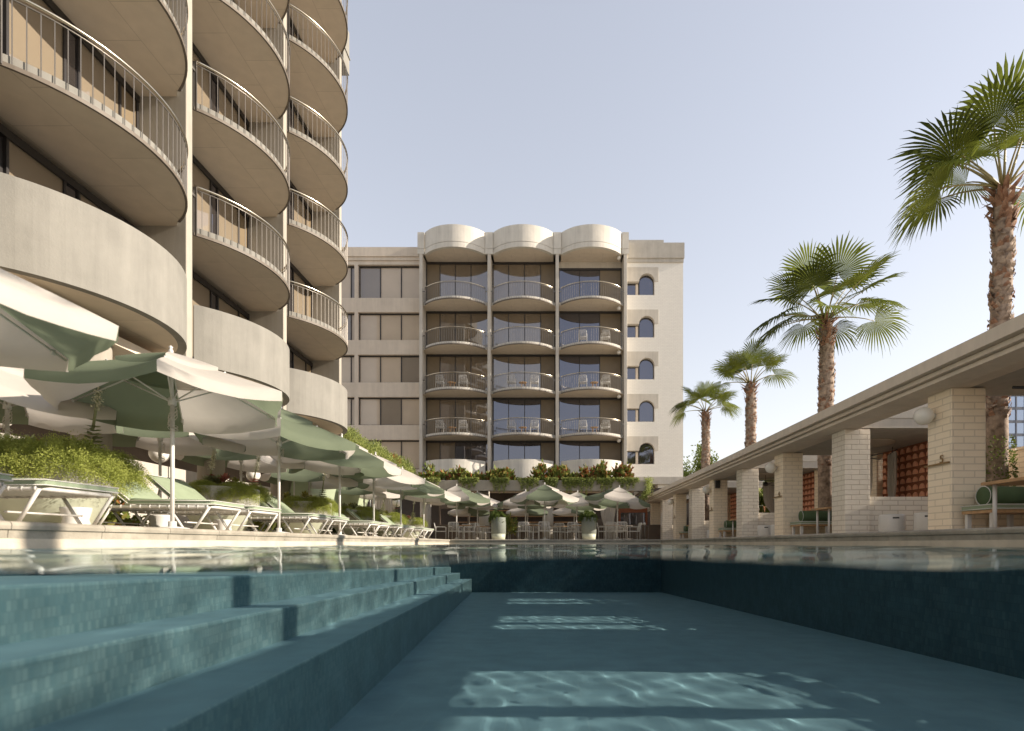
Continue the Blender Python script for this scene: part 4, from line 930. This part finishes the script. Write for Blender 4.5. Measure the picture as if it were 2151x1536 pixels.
spike_plant('flower spike on the third planter in front of the pale green screen', -6.2, 14.9, DZ + 0.82, 1.15, 0.22, 4)
spike_plant('left flower spike of the pair on the fifth planter', -6.5, 21.3, DZ + 0.9, 1.5, 0.35, 5); spike_plant('right flower spike of the pair on the fifth planter', -6.2, 22.0, DZ + 0.9, 1.5, 0.4, 6)
spike_plant('left flower spike of the pair on the farthest planter', -6.3, 25.3, DZ + 0.8, 1.5, 0.25, 7); spike_plant('right flower spike of the pair on the farthest planter', -6.0, 25.9, DZ + 0.8, 1.4, 0.4, 8)
# strappy and bushy planting at the foot of the wing
def spear(label, x, y, z, n, h, seed, mat=('leaf_g', 'leaf_y')):
    rng = random.Random(seed); b = MB()
    for k in range(n):
        a = rng.uniform(0, 6.28); e = rng.uniform(R(35), R(85)); L = h * rng.uniform(0.6, 1.05); d = Vector((math.cos(a) * math.cos(e), math.sin(a) * math.cos(e), math.sin(e))); sd = Vector((-math.sin(a), math.cos(a), 0)); w = 0.05 * h
        p = Vector((rng.uniform(-0.2, 0.2), rng.uniform(-0.2, 0.2), 0)) * h; q = p + d * L * 0.6; tp = p + d * L - Vector((0, 0, 0.12 * L))
        b.add([p - sd * w * 0.4, p + sd * w * 0.4, q + sd * w * 0.5, tp, q - sd * w * 0.5], [(0, 1, 2, 4), (4, 2, 3)], 0 if rng.random() < 0.75 else 1, True)
    tag(b.build('strap_plant', list(mat), None, (x, y, z)), label, 'plant', 'strap leaved plants along the hotel wing')
def shrub(name, label, x, y, z, rx, ry, h, n, mats, seed, L=0.16, W=0.07, cat='shrub', group=None, wts=None):
    rng = np.random.default_rng(seed); nc = max(6, n // 70)
    C = rng.normal(size=(nc, 3)) * 0.42; C = C / np.maximum(1, np.linalg.norm(C, axis=1, keepdims=True)); C[:, 2] = np.abs(C[:, 2])
    k = rng.integers(0, nc, n); P = C[k] + rng.normal(size=(n, 3)) * 0.17; D = P * 0.9 + rng.normal(size=(n, 3)) * 0.6 + np.array([0, 0, 0.35])
    P = P * np.array([rx, ry, h]); P[:, 2] = np.abs(P[:, 2])
    V, Fq = leaves(P, D, rng.uniform(0.6, 1.2, n) * L, rng.uniform(0.7, 1.2, n) * W, rng)
    top = P[:, 2] / h; w = np.array(wts if wts else [1.0] * len(mats)); mi = rng.choice(len(mats), n, p=w / w.sum())
    o = obj_np(name, V, Fq, list(mats), mi); o.location = (x, y, z); return tag(o, label, cat, group)
for i, (x, y, h, lb) in enumerate(((-7.3, 13.2, 1.1, 'dark strap leaved plant between the second and third planters'), (-7.4, 14.1, 1.15, 'dark strap leaved plant behind the third planter'), (-7.3, 17.2, 0.9, 'dark strap leaved plant below the pale green screen'), (-7.5, 16.0, 0.9, 'strap leaved plant at the left end of the pale green screen'))):
    spear(lb, x, y, DZ, 46, h, i)
for i, (x, y, lb) in enumerate(((-7.3, 8.9, 'low round leaved shrub behind the nearest lounger backs'), (-7.2, 12.6, 'low leafy shrub behind the second planter'), (-7.4, 15.6, 'leafy shrub between the third and fourth planters'), (-7.4, 18.9, 'leafy shrub with reddish tips under the pale green screen'), (-7.3, 20.4, 'leafy shrub below the end of the pale green screen'))):
    shrub('leafy_shrub', lb, x, y, DZ, 0.55, 0.7, 0.75, 900, ['leaf_g', 'leaf_y', 'leaf_r'], 60 + i, 0.13, 0.085, group='shrubs along the hotel wing', wts=[6, 2, 1])
# globe lamps on slim posts
for px, py, Y, r, lb in ((335, 953, 12.0, 0.2, 'round white globe lamp under the half hidden umbrella'), (532, 998, 15.3, 0.18, 'round white globe lamp above the second planter'), (-2, 874, 9.4, 0.2, 'round white globe lamp cut by the left edge'), (834, 1056, 24.5, 0.2, 'small round white globe lamp near the white curtain')):
    t = thing('globe_lamp', lb, 'lamp', (PX(px, Y), Y, DZ), 0, 'white globe lamps along the wing'); z = PZ(py, Y) - DZ
    b = MB(); b.lathe([(0.09, 0), (0.09, 0.02), (0.018, 0.03), (0.018, z - r), (0.05, z - r + 0.01)], 14); b.build('post', 'black', t)
    b = MB(); b.sphere((0, 0, z), r, 28, 18); b.build('globe', 'globe', t)
# pale green fabric screen on posts
t = thing('fabric_screen', 'long pale green fabric windbreak stretched along the hotel wing', 'screen', (-7.75, 0, 0))
n = 24; rows_ = []
for i in range(7):
    s = i / 6; rows_.append([(-0.25 * s + 0.02 * math.sin(j * 0.9 + s * 2), 16.75 + 7.2 * j / n, 2.2 - 0.95 * s - 0.03 * math.sin(math.pi * j / n * 3)) for j in range(n + 1)])
b = MB(); b.sheet(rows_); o = b.build('fabric', 'screen_g', t); 
b = MB()
for y in (16.75, 20.35, 23.95): b.tube([(0, y, DZ), (0, y, 2.24)], 0.022, 8)
b.tube([(0, 16.75, 2.21), (0, 23.95, 2.21)], 0.018, 8); b.build('frame', 'white_paint', t)
# ivy-like bank on the podium terrace
rng = np.random.default_rng(4); n = 16000
P = np.stack([rng.uniform(-0.55, 0.35, n), rng.uniform(22.3, 33.6, n), rng.normal(0, 0.13, n)], 1); P[:, 2] += 0.26 * np.cos(P[:, 0] * 2.4) + 0.10 * np.sin(P[:, 1] * 1.7) + 0.07 * np.sin(P[:, 1] * 4.1); P[:, 2] -= np.where(P[:, 0] > 0.18, (P[:, 0] - 0.18) * 3.0 * rng.uniform(0, 1, n), 0)
V, Fq = leaves(P, rng.normal(size=(n, 3)) + np.array([0.5, 0, 0.9]), rng.uniform(0.05, 0.12, n), 0.035, rng)
o = obj_np('hedge', V, Fq, ['hang', 'fern_dark'], rng.choice(2, n, p=[.8, .2])); o.location = (-8.35, 0, 4.32); tag(o, 'low bright green hedge spilling along the edge of the upper terrace', 'hedge')
spear('spiky pale grass clump on top of the upper terrace hedge', -8.5, 27.2, 4.4, 60, 0.75, 91, ('hang', 'flower')); spear('dark spiky plant at the far end of the upper terrace hedge', -8.2, 31.5, 4.4, 40, 0.8, 92, ('leaf_g', 'leaf_g'))
shrub('red_shrub', 'small reddish shrub on the upper terrace hedge', -8.35, 29.4, 4.4, 0.4, 0.7, 0.5, 500, ['leaf_r', 'leaf_y'], 93, 0.1, 0.04, 'shrub')

# ------------------------------------------------------------------ planted terrace before the far hotel block
xa, xb = gx(868), gx(1358)
t = thing('terrace_planter', 'long pale concrete planter beam above the restaurant with greenery trailing over it', 'planter', (0, TY, 0))
b = MB(); z0, z1 = PZ(1031, TY), PZ(1009, TY)
b.bbox(xa, xb, 0, 0.22, z0, z1, 0.012); b.bbox(xb - 0.22, xb, 0.224, 3.4, z0, z1, 0.012); b.build('trough', 'concrete', t)
b = MB(); b.box(xa, xb - 0.23, 0.225, 1.5, z0 + 0.1, z1 - 0.08); b.build('soil', 'soil', t)
def cx_(px): return PX(px, TY)
crot = [(905, 40, 26, 'dark leaved bush with red tips at the left end of the terrace planter', [3, 1, 1]), (945, 34, 22, 'bush with dark red leaves left of the first terrace gap', [3, 1, 2]), (985, 36, 15, 'low dark green bush in the terrace planter under the left bay', [5, 2, 0.3]),
        (1030, 36, 17, 'low green and red bush in the terrace planter between left and middle bays', [4, 2, 1]), (1062, 22, 16, 'low bush with one red leaf cluster under the middle bay', [4, 2, 1]), (1130, 30, 24, 'dark bush at the left end of the right hand planting', [4, 1, 1]), (1160, 30, 25, 'tall red tipped bush below the second concrete fin', [3, 2, 2]),
        (1195, 30, 22, 'yellow green bush under the right bay', [2, 4, 0.5]), (1232, 30, 24, 'bush with bright red leaves under the right bay', [2, 2, 3]), (1270, 30, 24, 'mixed green and red bush below the last concrete fin', [3, 2, 1.5]), (1312, 26, 24, 'red and yellow bush at the right end of the terrace planter', [2, 2, 3])]
for i, (px, w, h, lb, wt) in enumerate(crot):
    shrub('croton_bush', lb, cx_(px), TY + 0.65, z1 - 0.1, w / ST * 0.75, 0.55, h / ST * 1.3, 620, ['leaf_g', 'leaf_y', 'leaf_r'], 200 + i, 0.30, 0.15, 'bush', 'colourful bushes in the terrace planter', wt)
hang_ = [(895, 60, 30, 'left'), (985, 40, 20, 'second'), (1050, 38, 27, 'third'), (1110, 42, 28, 'fourth'), (1158, 26, 28, 'fifth'), (1195, 28, 26, 'sixth'), (1228, 40, 30, 'seventh'), (1272, 36, 24, 'eighth'), (1318, 46, 20, 'ninth')]
for i, (px, w, dpx, od) in enumerate(hang_):
    rng = np.random.default_rng(300 + i); n = 1700; ww = w / ST; u = rng.uniform(-0.5, 0.5, n); prof_ = 1.3 * (dpx / ST) * (0.35 + 0.65 * np.cos(u * np.pi) ** 0.8) * (0.7 + 0.3 * np.sin(u * 23 + i))
    v = rng.uniform(0, 1, n) ** 1.4
    P = np.stack([u * ww + rng.normal(size=n) * 0.02, -0.05 - 0.10 * rng.uniform(0, 1, n) - 0.08 * np.sin(np.pi * v), 0.12 - v * prof_ + rng.normal(size=n) * 0.02], 1)
    top = rng.uniform(0, 1, n) < 0.25; P[top, 1] = rng.uniform(-0.1, 0.35, top.sum()); P[top, 2] = rng.uniform(0, 0.16, top.sum())
    V, Fq = leaves(P, rng.normal(size=(n, 3)) * 0.7 + np.array([0, -0.3, -0.5]), rng.uniform(0.05, 0.11, n), 0.045, rng)
    o = obj_np('trailing_plant', V, Fq, ['hang', 'fern_dark'], rng.choice(2, n, p=[.78, .22])); o.location = (cx_(px), TY, z1)
    tag(o, f'bright green trailing plant, {od} clump along the terrace planter beam' if od != 'left' else 'bright green trailing plant at the left end of the terrace planter beam', 'trailing plant', 'plants trailing over the terrace planter')
rng = np.random.default_rng(333); n = 1500; v = rng.uniform(0, 1, n); P = np.stack([0.1 + 0.12 * rng.normal(size=n), rng.uniform(-0.2, 0.5, n), 0.1 - v * 1.25 + 0.1 * rng.normal(size=n)], 1); P[:, 0] -= 0.35 * v ** 3
V, Fq = leaves(P, rng.normal(size=(n, 3)) + np.array([0.3, 0, -0.4]), 0.09, 0.05, rng); o = obj_np('trailing_plant', V, Fq, 'hang'); o.location = (xb, TY, z1)
tag(o, 'long green vine hanging over the right hand corner of the terrace planter', 'trailing plant', 'plants trailing over the terrace planter')
# ------------------------------------------------------------------ dining terrace
def make_chair():
    t = thing('dining_chair', '', 'chair', (0, 0, 0), 0, 'white slatted dining chairs'); r = 0.0145
    f = MB()
    for s in (-1, 1):
        f.tube([(s * 0.27, -0.25, 0), (s * 0.27, -0.25, 0.63), (s * 0.27, -0.20, 0.655), (s * 0.27, 0.22, 0.655), (s * 0.27, 0.25, 0.63), (s * 0.27, 0.25, 0)], r, 6)
        f.tube([(s * 0.27, -0.25, 0.42), (s * 0.27, 0.25, 0.42)], r, 6)
    f.tube([(-0.27, -0.25, 0.42), (0.27, -0.25, 0.42)], r, 6); f.tube([(-0.27, 0.25, 0.42), (0.27, 0.25, 0.42)], r, 6); f.build('frame', 'white_paint', t)
    b = MB()
    for k in range(8): x = -0.24 + 0.48 * k / 7; b.bbox(x - 0.022, x + 0.022, -0.24, 0.25, 0.43, 0.445, 0.004)
    b.build('seat', 'white_paint', t)
    b = MB(); b.tube([(-0.26, 0.25, 0.43), (-0.255, 0.31, 0.80), (-0.22, 0.325, 0.85), (0.22, 0.325, 0.85), (0.255, 0.31, 0.80), (0.26, 0.25, 0.43)], r, 6)
    for k in range(7): x = -0.20 + 0.4 * k / 6; b.tube([(x, 0.255, 0.44), (x, 0.325, 0.845)], 0.013, 5)
    b.build('backrest', 'white_paint', t)
    return t
CH0 = make_chair(); chu = [False]
def chair(label, x, y, rz, z=DZ, group='white slatted dining chairs on the terrace'):
    o = CH0 if not chu[0] else copy_tree(CH0); chu[0] = True
    o['label'] = label; o['group'] = group; o.location = (x, y, z); o.rotation_euler = (0, 0, rz); return o
def dtable(label, x, y, rd=0.42):
    t = thing('dining_table', label, 'table', (x, y, DZ), 0, 'round dining tables on the terrace')
    b = MB(); b.lathe([(0.0001, 0.715), (rd - 0.02, 0.715), (rd, 0.725), (rd, 0.74), (rd - 0.01, 0.748), (0.0001, 0.75)], 32); b.build('table_top', 'wood', t)
    b = MB(); b.lathe([(0.24, 0), (0.24, 0.015), (0.035, 0.03), (0.03, 0.70), (0.10, 0.714)], 20); b.build('pedestal', 'white_paint', t)
tabs = [(975, 27.9), (1012, 29.9), (1120, 27.6), (1176, 29.3), (1210, 27.9), (1290, 27.5)]
tl = ['round wooden dining table at the left under the leftmost dining umbrella', 'round wooden dining table left of the first tall pot', 'round wooden dining table just right of the first tall pot', 'round wooden dining table between the two tall pots, set back', 'round wooden dining table left of the second tall pot', 'round wooden dining table at the right under the tilted umbrella']
for (px, Y), lb in zip(tabs, tl): dtable(lb, PX(px, Y), Y)
# (px, depth, heading): heading 0 = seat faces -y, i.e. its back is away from the pool; pi = back towards the pool
cds = [(926, 27.4, 'e', 'leftmost dining chair, turned sideways'), (957, 26.8, 'b', 'slatted dining chair with its back to the pool at the leftmost table'), (985, 27.3, 'w', 'dining chair on the right side of the leftmost table'),
       (976, 28.9, 'f', 'dining chair behind the leftmost table, facing the pool'), (1000, 28.6, 'b', 'dining chair with its back to the pool left of the first tall pot'), (1026, 29.6, 'w', 'dining chair tucked behind the first tall pot'), (1010, 31.0, 'f', 'dining chair at the back of the second table'),
       (1080, 27.4, 'e', 'dining chair turned sideways just right of the first tall pot'), (1102, 26.6, 'b', 'squarish dining chair with its back to the pool right of the first tall pot'), (1143, 26.3, 'b', 'tall backed dining chair in the middle of the terrace'), (1122, 28.7, 'f', 'dining chair facing the pool behind the middle table'),
       (1160, 28.2, 'e', 'dining chair at the left of the set back middle table'), (1190, 29.6, 'w', 'dining chair at the right of the set back middle table'), (1176, 28.4, 'b', 'dining chair between the two tall pots with its back to the pool'), (1205, 26.9, 'b', 'sunlit dining chair just left of the second tall pot'), (1216, 29.0, 'f', 'dining chair facing the pool behind the second tall pot'),
       (1268, 27.4, 'e', 'dining chair turned sideways just right of the second tall pot'), (1304, 26.5, 'b', 'dining chair with its back to the pool at the right hand table'), (1284, 26.9, 'b', 'dining chair seen left of the last one with its back to the pool'), (1331, 27.3, 'w', 'rightmost dining chair, turned sideways towards the table'), (1296, 28.7, 'f', 'dining chair facing the pool at the right hand table')]
hd = {'f': 0, 'b': math.pi, 'e': math.pi / 2, 'w': -math.pi / 2}
for i, (px, Y, h, lb) in enumerate(cds): chair(lb, PX(px, Y), Y, hd[h] + random.Random(i).uniform(-0.25, 0.25))
# chairs and tables on the balconies of the far block
bayn = ['left', 'middle', 'right']; fln = {1: 'lowest railed', 2: 'second railed', 3: 'third railed'}
bt0 = None
for li in (1, 2, 3):
    for bi in range(3):
        if li == 3 and bi != 2: continue
        for s, sn in ((-1, 'left'), (1, 'right')):
            chair(f'small white chair, the {sn} one on the {fln[li]} balcony of the {bayn[bi]} bay', FC[bi] + s * 0.75 + 0.15 * (bi - 1), FY - 0.30, math.pi + s * 0.1, FL[li] + 0.2, 'white chairs on the hotel balconies')
        if li < 3:
            x = FC[bi] + 0.15 * (bi - 1)
            if bt0 is None:
                t = thing('balcony_table', '', 'table', (0, 0, 0)); b = MB(); b.lathe([(0.0001, 0.40), (0.26, 0.40), (0.27, 0.43), (0.0001, 0.44)], 20); b.build('table_top', 'wood', t)
                for k in range(3):
                    b = MB(); b.tube([(0.2 * math.cos(k * 2.09), 0.2 * math.sin(k * 2.09), 0.0), (0.16 * math.cos(k * 2.09), 0.16 * math.sin(k * 2.09), 0.4)], 0.02, 6); b.build('leg', 'wood', t)
                bt0 = t; o = t
            else: o = copy_tree(bt0)
            o.location = (x, FY - 0.35, FL[li] + 0.2); tag(o, f'low wooden table between the chairs on the {fln[li]} balcony of the {bayn[bi]} bay', 'table', 'low tables on the hotel balconies')
# tall pots with plants at the pool's end
def tall_pot(label, plabel, px, seed):
    Y = 25.6; x = PX(px, Y); t = thing('tall_pot', label, 'pot', (x, Y, DZ), 0, 'tall speckled pots on the dining terrace')
    b = MB(); b.lathe([(0.27, 0), (0.31, 0.02), (0.335, 0.28)], 36); b.build('foot', 'pot_green', t)
    b = MB(); b.lathe([(0.335, 0.28), (0.35, 0.30), (0.35, 1.02), (0.34, 1.04), (0.29, 1.04), (0.29, 0.96), (0.001, 0.96)], 36); b.build('drum', 'pot_grey', t)
    o = fern_obj('pot_fern', seed, 6000, 0.42, 0.34, 'fern_dark', 0.7, fl=0.05); o.location = (x - 0.05, Y, DZ + 1.08); tag(o, plabel, 'fern', 'dark ferns in the tall pots')
tall_pot('tall speckled grey green pot left of centre at the end of the pool', 'dark green fern spilling from the left tall pot', 1047, 8)
tall_pot('tall speckled grey green pot right of centre at the end of the pool', 'dark green fern spilling from the right tall pot', 1237, 9)
shrub('leafy_plant', 'yellow green drooping plant right of the first tall pot', PX(1072, 26.8), 26.8, DZ + 0.35, 0.5, 0.4, 0.75, 350, ['leaf_y', 'leaf_g'], 401, 0.28, 0.07, 'plant')
# curtain by the round column and the big curtain on the left
def drape(label, x, y, w, z0, z1, amp=0.06, tie=None):
    t = thing('outdoor_curtain', label, 'curtain', (x, y, 0)); rows_ = []; n = 36
    for i in range(12):
        s = i / 11; k = 1 if tie is None else 1 - 0.55 * math.exp(-((s - tie) / 0.25) ** 2)
        rows_.append([(w * k * (j / n - 0.5) , amp * math.sin(j * 1.7) + 0.02 * math.sin(j * 0.6 + 3 * s), z1 - (z1 - z0) * s) for j in range(n + 1)])
    b = MB(); b.sheet(rows_); b.build('drape', 'curtain', t); b = MB(); b.tube([(-w * 0.55, 0, z1 + 0.03), (w * 0.55, 0, z1 + 0.03)], 0.018, 6); b.build('rail', 'black', t)
drape('gathered linen curtain wrapped before the round column at the right of the restaurant', PX(1277, 33.6), 33.6, 0.95, DZ + 0.05, 3.5, 0.05, 0.85)
drape('wide grey white curtain hanging at the far end of the hotel wing', PX(806, 25.0), 25.0, 1.1, DZ + 0.05, 2.55)
# low railing in front of the restaurant, bollard lights
b = MB(); x0_, x1_ = PX(1000, 32.8), PX(1362, 32.8)
for k in range(56): x = x0_ + (x1_ - x0_) * k / 55; b.tube([(x, 0, DZ), (x, 0, 1.1)], 0.012, 5, 0, True, False)
b.tube([(x0_, 0, 1.1), (x1_, 0, 1.1)], 0.02, 6); b.tube([(x0_, 0, 0.32), (x1_, 0, 0.32)], 0.014, 6); tag(b.build('terrace_railing', 'steel', None, (0, 32.8, 0)), 'thin metal railing in front of the dark restaurant interior', 'railing')
for i, (px, lb) in enumerate(((1347, 'left one of two slim posts with a white globe by the end of the pavilion'), (1354, 'right one of two slim posts with a white globe by the end of the pavilion'))):
    t = thing('bollard_light', lb, 'lamp', (PX(px, 28.5), 28.5, DZ), 0, 'slim globe lights at the end of the pavilion'); b = MB(); b.tube([(0, 0, 0), (0, 0, 0.78)], 0.03, 8); b.build('post', 'steel', t); b = MB(); b.sphere((0, 0, 0.84), 0.07, 14, 10); b.build('globe', 'globe', t)
for i, (px, py, lb) in enumerate(((1083, 1055, 'reddish pendant lamp inside the dark restaurant, left'), (1185, 1060, 'reddish pendant lamp inside the dark restaurant, right'))):
    t = thing('pendant_lamp', lb, 'lamp', (PX(px, 34.9), 34.9, PZ(py, 34.9)), 0, 'pendant lamps in the restaurant'); b = MB(); b.lathe([(0.02, 0.2), (0.10, 0.12), (0.16, -0.08), (0.15, -0.09), (0.02, 0.1)], 20); b.build('lamp_shade', 'terracotta', t); b = MB(); b.tube([(0, 0, 0.18), (0, 0, 3.55 - PZ(py, 34.9))], 0.008, 5); b.build('cord', 'black', t)
# ------------------------------------------------------------------ planting behind the pavilion and distant trees
for i, (x, y, h, lb) in enumerate(((9.3, 23.3, 2.2, 'tall broad leaved clump in the open bay behind the third glazed column'), (9.4, 24.9, 1.6, 'broad leaved clump with pale flowers beside the taller one'), (9.5, 11.6, 0.6, 'dark leafy climber at the foot of the nearest palm trunk'), (9.6, 17.9, 1.2, 'leafy plant at the foot of the second palm'), (9.6, 30.4, 1.5, 'leafy plant at the foot of the farthest palm'))):
    spear(lb, x, y, DZ, 70, h, 500 + i, ('leaf_g', 'leaf_y'))
shrub('leafy_shrub', 'round bush with pale green leaves behind the third glazed column', 9.3, 23.5, 1.7, 0.75, 0.75, 0.95, 900, ['leaf_g', 'hang'], 510, 0.16, 0.1, 'shrub')
rng = np.random.default_rng(77); n = 2200; a = rng.uniform(0, 6.28, n); zz = rng.uniform(0, 1, n) ** 1.5 * 1.9; rr = 0.27 * np.exp(-zz * 0.05) + 0.05 * rng.uniform(0, 1, n) ** 2
V, Fq = leaves(np.stack([rr * np.cos(a), rr * np.sin(a), zz], 1), np.stack([np.cos(a), np.sin(a), 0.4 + 0 * a], 1) + rng.normal(size=(n, 3)) * 0.7, 0.055, 0.035, rng)
o = obj_np('ivy', V, Fq, ['leaf_g', 'fern_dark'], rng.choice(2, n)); o.location = (PXm, 10.8, DZ); tag(o, 'dark ivy climbing the lower trunk of the nearest palm', 'ivy')
for i, (px, lb) in enumerate(((1900, 'low leafy planting in front of the terracotta screen'), )):
    shrub('leafy_shrub', lb, 9.75, 12.98, 0.85, 0.3, 0.35, 0.35, 220, ['leaf_g', 'hang'], 520, 0.1, 0.06, 'shrub')
def tree(label, x, y, h, r, seed, n=2600):
    rng = np.random.default_rng(seed); t = thing('tree', label, 'tree', (x, y, 0.2), 0, 'trees beyond the pavilion'); b = MB(); b.tube([(0, 0, 0), (0.1, 0, h * 0.4), (0, 0.1, h * 0.75)], [0.22, 0.16, 0.07], 8)
    for k in range(6):
        a = k * 1.1; b.tube([(0.08, 0, h * (0.38 + 0.05 * k)), (math.cos(a) * r * 0.6, math.sin(a) * r * 0.6, h * (0.62 + 0.05 * k))], [0.08, 0.03], 6)
    b.build('trunk', 'bark', t)
    C = rng.normal(size=(26, 3)); C /= np.linalg.norm(C, axis=1, keepdims=True); C *= rng.uniform(0.4, 1.0, (26, 1)); k = rng.integers(0, 26, n)
    P = (C[k] + rng.normal(size=(n, 3)) * 0.16) * np.array([r, r, h * 0.32]) + np.array([0, 0, h * 0.72])
    V, Fq = leaves(P, rng.normal(size=(n, 3)), rng.uniform(0.16, 0.3, n), 0.14, rng); obj_np('crown', V, Fq, ['leaf_g', 'fern_dark'], rng.choice(2, n), t)
tree('dark green tree top showing between the brick tower and the pavilion roof', PX(1451, 46), 46, 7.0, 1.25, 1); tree('dark tree top touching the farthest palm trunk above the pavilion roof', PX(1482, 44), 44, 7.4, 1.0, 2)
tree('dark green garden tree behind the boundary wall, seen through the pavilion', PX(1625, 30), 29.5, 3.4, 1.4, 3)
